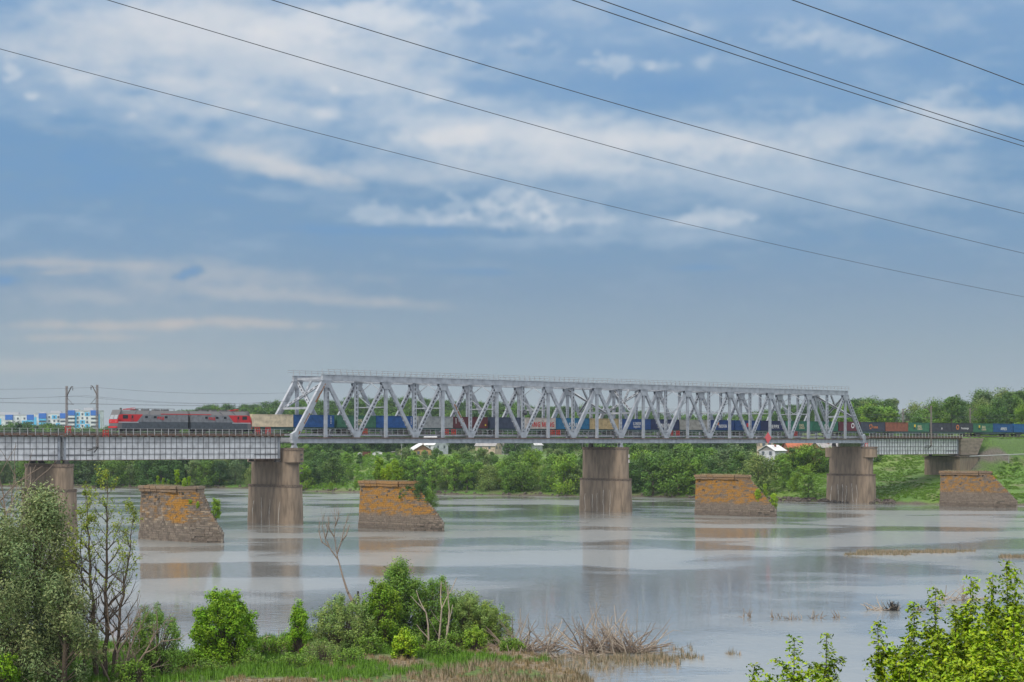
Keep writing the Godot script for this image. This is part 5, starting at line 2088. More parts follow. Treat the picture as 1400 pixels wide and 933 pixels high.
	tag(ro, "grey-brown stones along the far waterline", "stones", "", "stuff")
	# plants on the old piers
	var tops := [[0, 0.08, 1.9, 4], [0, 0.16, 1.5, 4], [0, 0.24, 1.2, 2], [0, 0.36, 3.0, 4], [0, 0.46, 1.5, 4], [0, 0.53, 1.9, 4], [1, 0.13, 5.0, 4], [1, 0.20, 2.6, 4], [1, 0.27, 3.4, 4], [1, 0.37, 4.6, 4], [1, 0.43, 3.0, 4], [2, 0.05, 1.8, 2]]
	var bases := [[-55.0, 31.8, 21.6], [-0.75, 25.6, 22.3], [100.75, 24.8, 22.1], [193.5, 30.0, 21.9]]
	for q in tops:
		var b: Array = bases[q[0]]
		var p := on_bridge(b[0], 9.2, b[1] + b[2] * q[1])
		pier_plant(q[3], p, q[2], "growing on top of the %s old stone pier" % ["grey", "lichen-covered", "dry-topped", "abutment"][q[0]])
	for q in [[0, 0.66, 5.0, 2.2, -1.6], [0, 0.57, 8.2, 2.4, -1.4], [0, 0.84, 3.9, 3.6, 0.9], [0, 0.72, 5.6, 1.2, -1.0], [1, 0.58, 3.9, 4.6, -1.7], [1, 0.69, 5.2, 4.8, 0.2], [1, 0.80, 4.2, 3.2, 0.7], [2, 0.79, 3.2, 3.0, -0.9], [2, 0.93, 1.2, 4.0, 0.9], [2, 0.80, 4.0, 3.5, 1.4], [3, 0.62, 7.6, 2.0, 0.8], [3, 0.66, 6.6, 1.6, 1.4]]:
		var b: Array = bases[q[0]]
		pier_plant(0 if q[0] == 1 else 4, on_bridge(b[0] + q[4], q[2], b[1] + b[2] * q[1]), q[3], "growing from the sloping nose of the %s old stone pier" % ["grey", "lichen-covered", "dry-topped", "abutment"][q[0]])


# rough grass, nettles and weeds that give the grassy right bank its nap
func weeds() -> void:
	rng.seed = 818
	for kind in [2, 0]:
		var list := []
		for k in (16000 if kind == 2 else 300):
			var px := rng.randf_range(1040.0, 1470.0)
			var dist := rng.randf_range(505.0, 660.0)
			var x := (px - 700.0) / FOCAL * dist
			if (dist - along_line(far_bank, x)) * 0.76 < 1.5:
				continue
			var b := bridge_of(Vector3(x, 0, -dist))
			if b.x > 236.0 and b.y > -14.0 and b.y < 8.0:
				continue
			if detail.get_noise_2d(x * 3.0, dist * 3.0) < (-0.30 if kind == 2 else 0.10):
				continue
			var s := rng.randf_range(0.03, 0.065) * (1.0 if kind == 2 else 1.3)
			list.append(Transform3D(Basis(Vector3.UP, rng.randf() * TAU).scaled(Vector3(s * 2.4, s * 0.7, s * 2.4)), Vector3(x, ground_height(x, dist) - 0.1, -dist)))
		for k in (900 if kind == 2 else 300):
			var px := rng.randf_range(410.0, 540.0)
			var dist := rng.randf_range(620.0, 780.0)
			var x := (px - 700.0) / FOCAL * dist
			if (dist - along_line(far_bank, x)) * 0.76 < 1.5:
				continue
			var s := rng.randf_range(0.05, 0.14)
			list.append(Transform3D(Basis(Vector3.UP, rng.randf() * TAU).scaled(Vector3(s * 1.9, s, s * 1.9)), Vector3(x, ground_height(x, dist) - 0.1, -dist)))
		var mm := MultiMesh.new()
		mm.transform_format = MultiMesh.TRANSFORM_3D
		mm.mesh = crown_mesh(700 + kind, 10.0, 10.0, 16, 36, 1.1, Color(0.152, 0.301, 0.026) if kind == 2 else Color(0.104, 0.205, 0.035), 0.0)
		rng.seed = 819 + kind
		mm.instance_count = list.size()
		for k in list.size():
			mm.set_instance_transform(k, list[k])
		var o := MultiMeshInstance3D.new()
		o.name = numbered("bank_weeds")
		o.multimesh = mm
		o.material_override = mats.leaves
		add_child(o)
		tag(o, "fresh green weeds covering the grassy bank" if kind == 2 else "darker nettle patches on the grassy bank", "weeds", "", "stuff")


func pier_plant(kind: int, p: Vector3, high: float, place: String) -> void:
	var k: Dictionary = kinds[kind]
	var t := thing("pier_shrub", "%s %s" % ["small dark green shrub" if kind == 0 else ("tall bright sapling" if high > 3.0 else "small bright sapling"), place], "shrub", p, rng.randf() * TAU, "plants on the old piers")
	var s := high / 10.0
	t.scale = Vector3(s * 0.95, s, s * 0.95)
	part(t, "stem", k.trunk, mats.bark)
	part(t, "foliage", k.crowns[rng.randi() % 3], mats.leaves)


# ---------------------------------------------------------------- plants of the near shore
# branches that fork; leaf points are collected along the thin ends
func branch(mb: MB, from: Vector3, dir: Vector3, long: float, thick: float, depth: int, tips: Array, wander := 0.35, droop := 0.0) -> void:
	var steps := 3
	var p := from
	var d := dir
	for k in steps:
		var q := p + d * long / steps
		var r0 := thick * lerpf(1.0, 0.62, k / float(steps))
		var r1 := thick * lerpf(1.0, 0.62, (k + 1.0) / steps)
		mb.tube(p, q, r0, r1, 6 if depth > 2 else 4)
		p = q
		if depth <= 1:
			tips.append([p, d])
		d = (d + random_dir() * wander * 0.45 + Vector3(0, -droop * 0.3, 0)).normalized()
		if depth > 0 and k < steps - 1 and rng.randf() < 0.75:
			branch(mb, p, (d + random_dir() * 0.85 + Vector3(0, 0.15, 0)).normalized(), long * rng.randf_range(0.45, 0.7), r1 * 0.6, depth - 1, tips, wander, droop)
	if depth > 0:
		for k in 2:
			branch(mb, p, (d + random_dir() * 0.6 + Vector3(0, 0.12, 0)).normalized(), long * rng.randf_range(0.6, 0.82), thick * 0.55, depth - 1, tips, wander, droop)


func ground_at(px: float, dist: float) -> Vector3:
	var x := (px - 700.0) / FOCAL * dist
	return Vector3(x, ground_height(x, dist), -dist)


# a bush: boughs that end in small rounded sprays, and upright shoots that break the outline
func shrub(called: String, label: String, group: String, px: float, dist: float, high: float, wide: float, stems: int, per: int, size: float, base: Color, seed_: int, spread := 0.35, narrow := 0.5, cone := 0.0) -> Node3D:
	rng.seed = seed_
	var t := thing(called, label, "bush", ground_at(px, dist), 0.0, group)
	var wood := MB.new()
	var leaves := MB.new()
	for k in stems * 2:
		var a := rng.randf() * TAU
		var v := pow(rng.randf(), 0.8)
		# outline: rounded, or pointed for a cone
		var r := lerpf(sqrt(maxf(0.0, 1.0 - pow((v - 0.40) / 0.62, 2.0))), 1.05 - v, cone) * wide * 0.5 * pow(rng.randf(), 0.35)
		var tip := Vector3(cos(a) * r, v * high * 0.92, sin(a) * r)
		if rng.randf() < 0.16:
			tip.y = minf(tip.y + high * 0.14, high * 1.03)
		wood.tube(Vector3(tip.x * 0.12, -0.3, tip.z * 0.12), tip * Vector3(0.6, 0.65, 0.6), 0.04, 0.025, 4)
		wood.tube(tip * Vector3(0.6, 0.65, 0.6), tip, 0.025, 0.008, 4)
		var tint := leaf_color(base, 0.16)
		var rad := spread * rng.randf_range(0.75, 1.35)
		var tall := rng.randf_range(1.0, 1.7)
		for q in per / 2:
			var out := random_dir()
			var at := tip + out * Vector3(rad, rad * tall, rad) * pow(rng.randf(), 0.4) - Vector3(0, rad * 0.5, 0)
			if at.y < 0.02:
				continue
			var m := (out + random_dir() * 0.8 + Vector3(0, 0.35, 0)).normalized()
			leaves.col = leaf_color(tint, 0.22)
			var s := size * rng.randf_range(0.65, 1.4)
			var axis := m.cross(random_dir() + Vector3(0, 0.5, 0)).normalized()
			leaves.leaf(at, m, axis, s, s * narrow, (m + out * 0.6).normalized())
	part(t, "stems", wood, mats.bark)
	part(t, "foliage", leaves, mats.leaves)
	return t


# a slim tree: leaders that climb, with rising side branches and fine twigs
func slim_tree(called: String, label: String, p: Vector3, leaders: Array, base: Color, per: int, seed_: int, above: float) -> void:
	rng.seed = seed_
	var t := thing(called, label, "tree", p)
	var wood := MB.new()
	var leaves := MB.new()
	for l in leaders:
		var foot: Vector3 = l[0]
		var top: Vector3 = l[1]
		var thick: float = l[2]
		var prev := foot - Vector3(0, 0.4, 0)
		var n := 14
		for k in n:
			var f := (k + 1.0) / n
			var q := foot.lerp(top, f) + Vector3(rng.randf_range(-0.12, 0.12), 0, rng.randf_range(-0.12, 0.12)) * (1.0 - f * 0.3)
			wood.tube(prev, q, thick * (1.0 - 0.9 * (f - 1.0 / n)), thick * (1.0 - 0.9 * f), 6)
			prev = q
			if f < 0.16:
				continue
			for e in 3:
				var a := rng.randf() * TAU
				var long := (1.0 - f * 0.75) * (top.y - foot.y) * rng.randf_range(0.16, 0.38)
				var d := Vector3(cos(a), rng.randf_range(0.6, 1.4), sin(a)).normalized()
				var b := q
				var r := thick * (1.0 - 0.9 * f) * 0.5 + 0.008
				for g in 4:
					var c := b + d * long / 4.0
					wood.tube(b, c, r, r * 0.7, 4)
					r *= 0.7
					b = c
					for h in 2:
						var tw := b + (d + random_dir() * 0.9 + Vector3(0, 0.2, 0)).normalized() * long * rng.randf_range(0.14, 0.32)
						wood.tube(b, tw, r * 0.6, 0.005, 3)
						if tw.y > above * rng.randf_range(0.85, 1.25):
							var tint := leaf_color(base, 0.2)
							for w in per:
								var out := random_dir()
								var m := (out + random_dir() * 0.6 + Vector3(0, 0.2, 0)).normalized()
								leaves.col = leaf_color(tint, 0.2)
								var s := rng.randf_range(0.10, 0.2)
								leaves.leaf(tw + out * 0.3 * rng.randf(), m, m.cross(random_dir()).normalized(), s, s * 0.45, (m + out * 0.5).normalized())
					d = (d + random_dir() * 0.25 + Vector3(0, 0.1, 0)).normalized()
	part(t, "trunk", wood, mats.bark)
	part(t, "crown", leaves, mats.leaves)


# a tree grown from branch() with leaves round its ends
func grown_tree(called: String, label: String, category: String, p: Vector3, trunks: Array, depth: int, wood_m: Material, per: int, size: float, base: Color, seed_: int, narrow := 0.4, reach := 0.5, above := -1.0, droop := 0.0) -> Node3D:
	rng.seed = seed_
	var t := thing(called, label, category, p)
	var wood := MB.new()
	var tips := []
	for k in trunks:
		branch(wood, k[0] + Vector3(0, -0.3, 0), (k[1] as Vector3).normalized(), k[2], k[3], depth, tips, 0.35, droop)
	part(t, "trunk", wood, wood_m)
	if per > 0:
		var leaves := MB.new()
		for e in tips:
			var c: Vector3 = e[0]
			if c.y < above and rng.randf() < 0.9:
				continue
			var tint := leaf_color(base, 0.2)
			for q in per:
				var out := random_dir()
				var m := (out + random_dir() * 0.6 + Vector3(0, 0.2, 0)).normalized()
				leaves.col = leaf_color(tint, 0.25)
				var s := size * rng.randf_range(0.6, 1.4)
				leaves.leaf(c + out * reach * rng.randf_range(0.1, 1.0), m, m.cross(random_dir()).normalized(), s, s * narrow, (m + out * 0.6).normalized())
		part(t, "crown", leaves, mats.leaves)
	return t


func make_near_plants() -> void:
	var willow := Color(0.195, 0.245, 0.125)
	var fresh := Color(0.171, 0.320, 0.018)
	var mid := Color(0.150, 0.265, 0.050)
	var pale := Color(0.205, 0.295, 0.095)
	# big willows at the left edge
	willow_tree("tall silvery green willow at the water's edge", 46, 133.0, 13.0, 6.6, willow, 71, 84, 440)
	willow_tree("broad silvery green willow leaning over the dead branches", -16, 129.0, 11.0, 7.5, willow, 72, 64, 440)
	willow_tree("low silvery green willow beside the bare forked tree", 86, 128.0, 7.6, 4.6, willow, 73, 34, 360)
	# sparse yellow-green tree with two dark trunks
	slim_tree("sparse_tree", "thin yellow-green tree with two dark trunks and fine twigs", ground_at(142, 132.0), [[Vector3(-0.5, 0, 0), Vector3(-1.2, 12.6, 0.3), 0.2], [Vector3(0.1, 0, 0.1), Vector3(0.2, 13.8, -0.2), 0.19], [Vector3(0.5, 0, 0.1), Vector3(2.2, 11.6, 0.2), 0.15], [Vector3(-1.3, 0, 0.3), Vector3(-1.6, 11.2, 0.2), 0.11]], Color(0.23, 0.285, 0.05), 9, 83, 6.8)
	grown_tree("bare_shrub", "bare brown many-stemmed shrub beside the thin yellow-green tree", "shrub", ground_at(158, 130.5), [[Vector3(0, 0, 0), Vector3(0.1, 1, 0), 2.2, 0.14], [Vector3(0.4, 0, 0), Vector3(0.75, 1, 0.1), 2.8, 0.12], [Vector3(0.3, 0, 0.2), Vector3(0.35, 1, 0.1), 2.5, 0.1], [Vector3(-0.3, 0, 0), Vector3(-0.4, 1, 0.2), 1.8, 0.09]], 3, mats.dead_wood, 0, 0.1, mid, 84)
	grown_tree("dead_tree", "dead leafless tree rising behind the left willows", "tree", ground_at(-30, 140.0), [[Vector3(0, 0, 0), Vector3(0.16, 1, 0), 7.4, 0.18], [Vector3(1.0, 0, 0.3), Vector3(0.30, 1, 0), 6.4, 0.14], [Vector3(-0.6, 0, 0.3), Vector3(0.02, 1, 0), 6.8, 0.13]], 3, mats.dead_wood, 0, 0.1, mid, 85)
	# bushes of the shore
	shrub("feathery_bush", "soft mid green bush beside the bare brown shrub", "bushes on the near shore", 212, 133.0, 5.0, 4.2, 60, 220, 0.16, mid, 91, 0.4, 0.32)
	shrub("round_bush", "large round bright green bush at the water's edge", "bushes on the near shore", 306, 143.0, 5.2, 5.0, 110, 230, 0.17, fresh, 92, 0.36, 0.55)
	shrub("round_bush", "low leafy skirt of bright green bush at the large round bush", "bushes on the near shore", 285, 141.5, 1.6, 3.6, 40, 90, 0.15, fresh, 93, 0.36, 0.55)
	shrub("cone_bush", "narrow bright green bush between two shore bushes", "bushes on the near shore", 409, 148.0, 4.0, 2.4, 44, 170, 0.15, fresh, 94, 0.3, 0.55, 0.6)
	shrub("willow_bush", "pale grey-green spreading willow bush", "bushes on the near shore", 470, 150.0, 4.2, 5.4, 80, 210, 0.17, pale, 95, 0.4, 0.36)
	shrub("willow_bush", "tallest green willow bush of the shore group", "bushes on the near shore", 544, 154.0, 6.9, 5.4, 96, 230, 0.165, mid, 96, 0.45, 0.42, 0.45)
	shrub("willow_bush", "yellowish green bush at the foot of the tallest willow bush", "bushes on the near shore", 520, 151.5, 5.4, 3.4, 60, 210, 0.165, Color(0.159, 0.275, 0.025), 97, 0.38, 0.5)
	shrub("willow_bush", "dense green bush behind the pale dead stems", "bushes on the near shore", 590, 155.0, 5.6, 4.8, 80, 220, 0.165, mid, 98, 0.42, 0.36)
	shrub("willow_bush", "rounded grey-green willow bush beside the pale dead stems", "bushes on the near shore", 636, 156.0, 4.2, 5.6, 96, 230, 0.16, pale, 99, 0.38, 0.36)
	shrub("willow_bush", "low light green willow bush at the end of the spit", "bushes on the near shore", 668, 156.5, 3.4, 4.0, 64, 190, 0.16, Color(0.195, 0.288, 0.060), 100, 0.32, 0.34)
	shrub("small_bush", "small yellow-green leafy bush in front of the willow bushes", "bushes on the near shore", 553, 144.5, 2.2, 1.9, 26, 110, 0.17, Color(0.244, 0.384, 0.020), 101, 0.26, 0.6)
	shrub("small_bush", "low pale green bush on the grassy spit", "bushes on the near shore", 440, 142.5, 1.8, 3.0, 34, 110, 0.12, pale, 102, 0.3, 0.35)
	shrub("small_bush", "small green bush beside the driftwood on the spit", "bushes on the near shore", 650, 150.0, 2.0, 1.8, 26, 100, 0.14, Color(0.183, 0.307, 0.030), 103, 0.3, 0.45)
	shrub("small_bush", "low bright green bush under the left willows", "bushes on the near shore", 3, 126.0, 2.6, 2.4, 30, 120, 0.16, fresh, 104, 0.3, 0.55)
	shrub("small_bush", "low green tangle between the willows and the round bush", "bushes on the near shore", 245, 140.0, 1.4, 3.4, 34, 90, 0.13, Color(0.146, 0.256, 0.030), 105, 0.32, 0.5)
	shrub("small_bush", "low green growth between the round and the narrow bush", "bushes on the near shore", 372, 147.0, 1.3, 3.4, 34, 80, 0.13, Color(0.146, 0.256, 0.025), 106, 0.3, 0.5)
	for e in [[345, 140.0, 0.9, 3.0, 131], [400, 139.5, 0.8, 3.4, 132], [480, 141.0, 1.0, 3.0, 133], [505, 147.0, 1.5, 2.6, 134], [600, 146.0, 1.1, 3.2, 135], [560, 149.0, 1.8, 2.4, 136], [180, 129.0, 1.6, 3.0, 137], [285, 135.0, 0.9, 3.2, 138], [625, 150.5, 1.4, 2.6, 139], [700, 151.0, 0.9, 2.0, 140]]:
		shrub("low_shrub", "low weedy shrub on the grassy spit between the larger bushes", "low weedy shrubs on the spit", e[0], e[1], e[2], e[3], 26, 90, 0.15, Color(0.13, 0.23, 0.035), e[4], 0.3, 0.5)
	# pale dead stems in the group
	for e in [[585, 152.0, 0.05, 5.0], [598, 151.0, 0.12, 5.6], [606, 150.5, 0.22, 5.4]]:
		grown_tree("dead_sapling", "pale bare dead stem standing among the willow bushes", "dead wood", ground_at(e[0], e[1]), [[Vector3.ZERO, Vector3(e[2], 1, 0), e[3] * 0.62, 0.09]], 1, mats.pale_wood, 0, 0.1, mid, 110 + int(e[0])).set_meta("group", "pale dead stems")
	# leaning bare tree with a charred foot
	rng.seed = 121
	var lean := thing("leaning_tree", "bare leaning dead tree with a charred broken foot", "tree", Vector3((485.0 - 700.0) / FOCAL * 186.0, 0.2, -186.0))
	var wood := MB.new()
	var lines := [
		[[0.0, 0.6], [-0.7, 2.0], [-1.2, 3.6], [-1.65, 5.2], [-1.85, 6.3], [-2.0, 7.6], [-1.9, 8.8], [-2.05, 10.3]], [[-1.65, 5.2], [-2.3, 6.1], [-2.9, 7.2], [-3.2, 8.6], [-3.0, 9.6]], [[-1.75, 5.7], [-1.3, 7.0], [-1.0, 8.3], [-0.6, 9.7]],
		[[-2.5, 6.4], [-3.2, 6.9], [-3.5, 7.9], [-3.4, 8.9]], [[-2.0, 7.4], [-2.5, 8.2], [-2.6, 9.5]], [[-1.3, 7.0], [-0.8, 7.6], [-0.5, 8.6]], [[-1.9, 8.5], [-1.6, 9.2], [-1.5, 10.0]], [[-2.9, 7.2], [-2.6, 8.0], [-2.7, 8.8]],
	]
	for q in lines.size():
		var r := 0.17 if q == 0 else 0.075
		for k in lines[q].size() - 1:
			var e := Vector3(lines[q][k][0], lines[q][k][1], 0.1 * q)
			var g := Vector3(lines[q][k + 1][0], lines[q][k + 1][1], 0.1 * q + rng.randf_range(-0.2, 0.2))
			if k == 0:
				e.z = 0.0
			wood.tube(e, g, r, r * 0.74, 6)
			r *= 0.74
			if g.y > 5.5:
				for w in 3:
					wood.tube(e.lerp(g, rng.randf()), g + Vector3(rng.randf_range(-0.6, 0.6), rng.randf_range(0.1, 0.9), rng.randf_range(-0.4, 0.4)), 0.018, 0.005, 3)
	part(lean, "trunk", wood, mats.dead_wood)
	var foot := MB.new()
	foot.tube(Vector3(0.55, -0.6, 0), Vector3(-0.25, 1.2, 0), 0.26, 0.2, 8)
	foot.tube(Vector3(0.45, -0.4, 0.1), Vector3(0.3, 2.1, 0), 0.15, 0.1, 7)
	part(lean, "charred_foot", foot, mats.charred_wood)
	driftwood()
	near_grass()
	# leafy saplings on the slope below the camera
	var spots := [[1208, 57.0, 11.4], [1226, 55.0, 10.9], [1252, 58.0, 11.9], [1278, 56.0, 12.5], [1300, 59.0, 11.5], [1322, 57.0, 12.75], [1348, 55.0, 11.8], [1362, 58.0, 12.7], [1384, 56.0, 13.3], [1398, 58.0, 12.9], [1418, 56.0, 13.0], [1238, 53.0, 10.4], [1275, 52.0, 10.8], [1312, 52.5, 11.2], [1340, 51.0, 10.9], [1372, 52.0, 11.4], [1400, 51.0, 11.6], [1084, 57.0, 10.95], [1128, 58.0, 10.95], [1105, 55.0, 10.2], [1032, 56.0, 10.2], [1060, 55.0, 10.05], [1150, 54.0, 9.9], [1260, 50.0, 10.2], [1330, 49.0, 10.6], [1218, 51.0, 10.2], [1245, 54.5, 11.2], [1290, 53.5, 11.5], [1310, 55.5, 12.0], [1335, 54.0, 11.9], [1355, 52.0, 11.6], [1390, 53.0, 12.1], [1270, 51.0, 10.6], [1300, 50.0, 10.7], [1360, 50.0, 10.9], [1388, 49.0, 11.0], [1412, 50.0, 11.6]]
	for k in spots.size():
		sapling(spots[k][0], spots[k][1], spots[k][2], 200 + k)


func willow_tree(label: String, px: float, dist: float, high: float, wide: float, base: Color, seed_: int, clumps: int, per: int) -> void:
	rng.seed = seed_
	var t := thing("willow_tree", label, "tree", ground_at(px, dist), 0.0, "silvery willows at the left")
	var wood := MB.new()
	var leaves := MB.new()
	wood.tube(Vector3(0, -0.4, 0), Vector3(0.2, high * 0.4, 0.1), 0.24, 0.16, 8)
	for k in clumps:
		var y := lerpf(0.10, 0.96, (k + rng.randf()) / clumps)
		var r := wide * 0.5 * (1.05 - pow(absf(y - 0.35) / 0.75, 2.0)) * rng.randf_range(0.25, 1.0)
		var a := rng.randf() * TAU
		var c := Vector3(cos(a) * r, y * high, sin(a) * r)
		var from := Vector3(0.2 * y, high * clampf(y - 0.25, 0.05, 0.6), 0.1)
		wood.tube(from, c, 0.07, 0.02, 4)
		# sprays of narrow leaves that hang from the bough's end
		var tint := leaf_color(base, 0.16)
		var s := wide * rng.randf_range(0.13, 0.22)
		for q in per:
			var d := random_dir()
			var at := c + d * Vector3(s, s * 1.35, s) * pow(rng.randf(), 0.45)
			var m := (d + random_dir() * 0.9 + Vector3(0, 0.3, 0)).normalized()
			leaves.col = leaf_color(tint, 0.28)
			var z := rng.randf_range(0.14, 0.32)
			leaves.leaf(at, m, m.cross(random_dir() + Vector3(0, 0.4, 0)).normalized(), z, z * 0.36, (m + d * 0.6).normalized())
	part(t, "trunk", wood, mats.bark)
	part(t, "crown", leaves, mats.leaves)


func sapling(px: float, dist: float, top: float, seed_: int) -> void:
	rng.seed = seed_
	var p := ground_at(px, dist)
	var high := top - p.y
	var t := thing("maple_sapling", "%s leafy bright green sapling on the near slope%s" % ["tall" if top > 12.0 else ("low" if top < 10.7 else "middling"), " apart from the sapling thicket" if px < 1170 else " in the sapling thicket"], "sapling", p, 0.0, "saplings on the near slope")
	var wood := MB.new()
	var leaves := MB.new()
	var tip := Vector3(rng.randf_range(-0.2, 0.2), high, rng.randf_range(-0.2, 0.2))
	wood.tube(Vector3(0, -0.3, 0), tip * 0.6, 0.045, 0.028, 6)
	wood.tube(tip * 0.6, tip, 0.028, 0.008, 5)
	var base := Color(0.225, 0.325, 0.012) * rng.randf_range(0.8, 1.15)
	var shoots := [[tip * 0.35, tip]]
	for k in 20:
		var from := tip * rng.randf_range(0.22, 0.85)
		var a := rng.randf() * TAU
		var to := from + Vector3(cos(a) * rng.randf_range(0.15, 0.6), rng.randf_range(0.3, 1.1), sin(a) * rng.randf_range(0.15, 0.6))
		to.y = minf(to.y, high * rng.randf_range(0.8, 0.97))
		wood.tube(from, to, 0.02, 0.006, 4)
		shoots.append([from, to])
	for e in shoots:
		var n := int((e[1] - e[0]).length() / 0.10)
		for k in n:
			var c: Vector3 = (e[0] as Vector3).lerp(e[1], (k + 1.0) / n)
			for q in 4:
				# compound leaf: five drooping leaflets on a short stalk
				var out := Vector3(rng.randf_range(-1, 1), rng.randf_range(-0.1, 0.5), rng.randf_range(-1, 1)).normalized()
				var tint := leaf_color(base, 0.3)
				for w in 4:
					leaves.col = leaf_color(tint, 0.15)
					var at := c + out * (0.05 + 0.07 * w) + random_dir() * 0.03 + Vector3(0, -0.012 * w * w, 0)
					var m := (Vector3.UP + random_dir() * 0.75).normalized()
					var s := rng.randf_range(0.11, 0.19)
					leaves.leaf(at, m, (m.cross(random_dir()) + out * 0.5 + Vector3(0, -0.35, 0)).normalized(), s, s * 0.5, (m + out * 0.4).normalized())
	part(t, "stem", wood, mats.bark)
	part(t, "foliage", leaves, mats.leaves)


func stick_pile(label: String, px: float, dist: float, wide: float, high: float, count: int, seed_: int, m: Material, group := "", upright := 0.35) -> void:
	rng.seed = seed_
	var t := thing("driftwood_pile", label, "driftwood", Vector3((px - 700.0) / FOCAL * dist, 0.0, -dist), 0.0, group)
	for k in count:
		var mb := MB.new()
		var a := rng.randf() * TAU
		var foot := Vector3(rng.randf_range(-0.5, 0.5) * wide, rng.randf_range(-0.15, 0.1), rng.randf_range(-0.4, 0.4) * wide * 0.4)
		var d := Vector3(cos(a), 0, sin(a) * 0.5).lerp(Vector3(rng.randf_range(-0.35, 0.35), 1, 0), upright * rng.randf_range(0.1, 1.7)).normalized()
		d.y = absf(d.y)
		var long := minf(high * rng.randf_range(0.35, 1.1), wide * 0.9)
		var p := foot
		var r := rng.randf_range(0.025, 0.075)
		for q in 4:
			var e := p + d * long / 4.0
			mb.tube(p, e, r, r * 0.78, 5)
			r *= 0.78
			p = e
			if rng.randf() < 0.45:
				mb.tube(p, p + (d + random_dir() * 0.8).normalized() * long * 0.22, r * 0.7, r * 0.25, 4)
			d = (d + random_dir() * 0.2).normalized()
		part(t, "stick", mb, m if rng.randf() < 0.75 else mats.pale_wood)


func driftwood() -> void:
	stick_pile("tangled driftwood with pale upright prongs at the spit's tip", 724, 153.5, 4.2, 3.4, 100, 401, mats.dead_wood, "driftwood beside the spit", 0.32)
	stick_pile("large tangled brush pile standing in the water beyond the spit", 836, 152.5, 5.8, 3.8, 190, 402, mats.dead_wood, "driftwood beside the spit", 0.34)
	stick_pile("low driftwood heap between the two brush piles", 772, 149.0, 5.2, 1.4, 80, 403, mats.dead_wood, "driftwood beside the spit", 0.2)
	stick_pile("fallen grey branches lying under the pale willow bush", 372, 143.0, 6.0, 3.0, 40, 404, mats.dead_wood, "driftwood on the spit", 0.08)
	stick_pile("brown broken branches at the foot of the round bush", 262, 138.0, 4.0, 2.2, 30, 405, mats.dead_wood, "driftwood on the spit", 0.1)
	stick_pile("drift litter beside the small yellow-green bush", 512, 145.0, 3.0, 1.5, 26, 406, mats.dead_wood, "driftwood on the spit", 0.2)
	stick_pile("dark twigs at the water's edge beside the narrow bush", 362, 155.0, 2.6, 2.0, 22, 407, mats.dead_wood, "driftwood on the spit", 0.35)
	stick_pile("brown twigs and roots round the leaning dead tree", 478, 184.0, 3.6, 2.0, 36, 408, mats.dead_wood, "", 0.4)
	stick_pile("brown litter and sticks at the end of the grassy spit", 690, 148.0, 2.6, 1.5, 26, 409, mats.dead_wood, "driftwood on the spit", 0.25)
	stick_pile("broken branches under the left willows", 90, 127.0, 6.0, 2.5, 30, 410, mats.dead_wood, "", 0.2)
	for e in [[702, 152.5, 431, 3.6], [716, 151.5, 432, 3.2], [746, 151.0, 433, 2.8], [800, 151.5, 434, 3.4], [826, 150.0, 435, 4.6], [842, 150.5, 436, 3.4], [858, 150.0, 437, 3.8]]:
		grown_tree("dead_branch", "pale dead branch jutting up from the driftwood beside the spit", "dead wood", Vector3((e[0] - 700.0) / FOCAL * e[1], 0.1, -e[1]), [[Vector3.ZERO, Vector3(0.35 * sin(e[2] * 7.0), 1, 0.1), e[3] * 0.6, 0.07]], 1, mats.pale_wood, 0, 0.1, Color(0, 0, 0), e[2]).set_meta("group", "branches jutting from the driftwood")
	# branches stranded in the open water
	stick_pile("pale branches stranded in open water beside a dark root ball", 1204, 191.0, 2.6, 1.7, 26, 411, mats.pale_wood, "branches stranded in open water", 0.25)
	stick_pile("dark root ball stranded in open water", 1222, 190.5, 1.0, 1.1, 60, 412, mats.charred_wood, "", 0.9)
	stick_pile("fan of pale branches stranded in open water behind the saplings", 1314, 203.0, 4.2, 2.4, 40, 413, mats.pale_wood, "branches stranded in open water", 0.3)
	stick_pile("thin branches stranded between root ball and fan of branches", 1268, 192.0, 3.0, 1.6, 18, 414, mats.dead_wood, "branches stranded in open water", 0.25)
	for e in [[1022, 183.0, 1.0], [1060, 182.0, 1.4], [1080, 181.0, 0.8], [1092, 181.0, 0.7], [1116, 182.0, 1.8], [1142, 182.5, 1.0]]:
		stick_pile("small twig tuft breaking the surface of open water", e[0], e[1], 0.9, e[2], 9, 420 + int(e[0]), mats.dead_wood, "twig tufts in open water", 0.6)


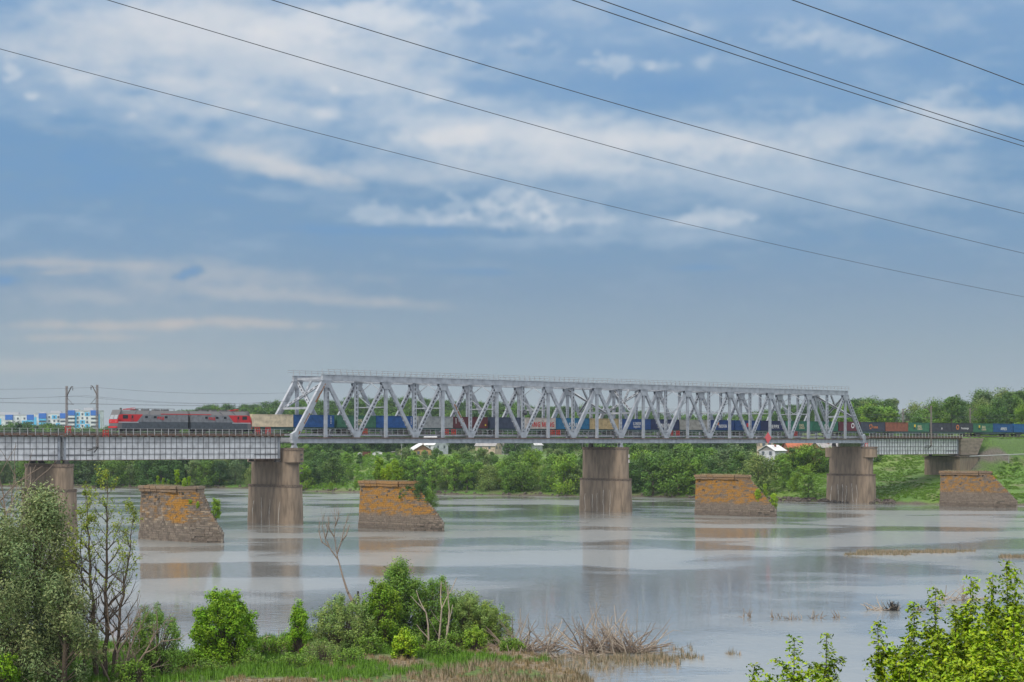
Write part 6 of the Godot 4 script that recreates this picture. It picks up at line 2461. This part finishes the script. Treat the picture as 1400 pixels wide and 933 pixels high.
func tufts(called: String, label: String, blades: int, high: float, base: Color, spots: Array) -> void:
	var mb := MB.new()
	rng.seed = 900 + blades + int(high * 100)
	for k in blades:
		var a := rng.randf() * TAU
		var foot := Vector3(cos(a), 0, sin(a)) * rng.randf_range(0.0, 0.28)
		var tip := foot + Vector3(cos(a) * rng.randf_range(0.05, 0.35), rng.randf_range(0.5, 1.0), sin(a) * rng.randf_range(0.05, 0.35)) * high
		mb.col = leaf_color(base, 0.35)
		var side := Vector3(-sin(a), 0, cos(a)) * 0.022
		var m := Vector3(cos(a), 0.6, sin(a)).normalized()
		var n := mb.v.size()
		mb.v.append_array(PackedVector3Array([foot - side, foot + side, tip]))
		mb.n.append_array(PackedVector3Array([m, m, m]))
		mb.c.append_array(PackedColorArray([mb.col, mb.col, mb.col]))
		mb.i.append_array(PackedInt32Array([n, n + 1, n + 2]))
	var mm := MultiMesh.new()
	mm.transform_format = MultiMesh.TRANSFORM_3D
	mm.mesh = mb.done()
	mm.instance_count = spots.size()
	for k in spots.size():
		var s := rng.randf_range(0.6, 1.3)
		mm.set_instance_transform(k, Transform3D(Basis(Vector3.UP, rng.randf() * TAU).scaled(Vector3(s, s * rng.randf_range(0.7, 1.3), s)), spots[k]))
	var o := MultiMeshInstance3D.new()
	o.name = numbered(called)
	o.multimesh = mm
	o.material_override = mats.leaves
	add_child(o)
	tag(o, label, "grass", "", "stuff")


func near_grass() -> void:
	rng.seed = 515
	var green := []
	var dry := []
	for k in 9000:
		var dist := rng.randf_range(122.0, 166.0)
		var x := rng.randf_range(-42.0, 6.0) * dist / 150.0
		if along_line(near_bank, x) - dist < 0.2:
			continue
		var p := Vector3(x, ground_height(x, dist) - 0.03, -dist)
		var g := detail.get_noise_2d(x * 4.0, dist * 4.0) + 0.1 * detail.get_noise_2d(x * 0.9 + 300.0, dist * 0.9)
		if g < 0.02 and dist > 129.0 + maxf(0.0, x + 14.0) * 0.9:
			green.append(p)
		elif rng.randf() < 0.5:
			dry.append(p)
	var reeds := []
	for k in 900:
		var dist := rng.randf_range(126.0, 141.0)
		var x := rng.randf_range(-9.0, 5.5)
		if along_line(near_bank, x) - dist < -3.5 or dist > 140.5 - absf(x + 2.0) * 0.5 or detail.get_noise_2d(x * 9.0, dist * 9.0) < -0.08:
			continue
		reeds.append(Vector3(x, maxf(ground_height(x, dist), -0.05), -dist))
	for e in [[905, 147.0, 2.0, 46], [940, 148.5, 1.2, 22], [915, 154.0, 3.0, 18], [800, 141.0, 3.0, 30], [1002, 151.0, 0.7, 6], [842, 147.0, 3.6, 50], [760, 144.0, 3.0, 30]]:
		for k in e[3]:
			var dist: float = e[1] + rng.randfn() * 0.9
			reeds.append(Vector3((e[0] - 700.0) / FOCAL * dist + rng.randfn() * e[2] * 0.4, -0.06, -dist))
	for e in [[1240, 292.0, 7.6, 620], [1200, 286.0, 5.0, 200], [1395, 280.0, 3.0, 220], [1300, 294.0, 4.0, 140]]:
		for k in e[3]:
			var dist: float = e[1] + rng.randfn() * 1.2
			reeds.append(Vector3((e[0] - 700.0) / FOCAL * dist + rng.randf_range(-1, 1) * e[2], -0.06, -dist))
	for q in [[-55.0, 31.8, 21.6, 60], [-0.75, 25.6, 22.3, 50], [100.75, 24.8, 22.1, 150], [193.5, 30.0, 21.9, 50]]:
		for k in q[3]:
			dry.append(on_bridge(q[0] + rng.randf_range(-1.9, 1.9), 9.35, q[1] + q[2] * rng.randf_range(0.02, 0.58)))
	for k in 260:
		var dist := rng.randf_range(143.0, 150.0)
		reeds.append(Vector3(rng.randf_range(0.5, 13.0), -0.06, -dist))
	tufts("shore_grass", "fresh green grass on the near spit", 26, 0.6, Color(0.104, 0.218, 0.020), green)
	tufts("dry_grass", "dry brown grass and litter on the near shore", 20, 0.34, Color(0.26, 0.20, 0.12), dry)
	tufts("dry_reeds", "dry brown reeds standing in shallow water", 13, 0.55, Color(0.27, 0.215, 0.165), reeds)
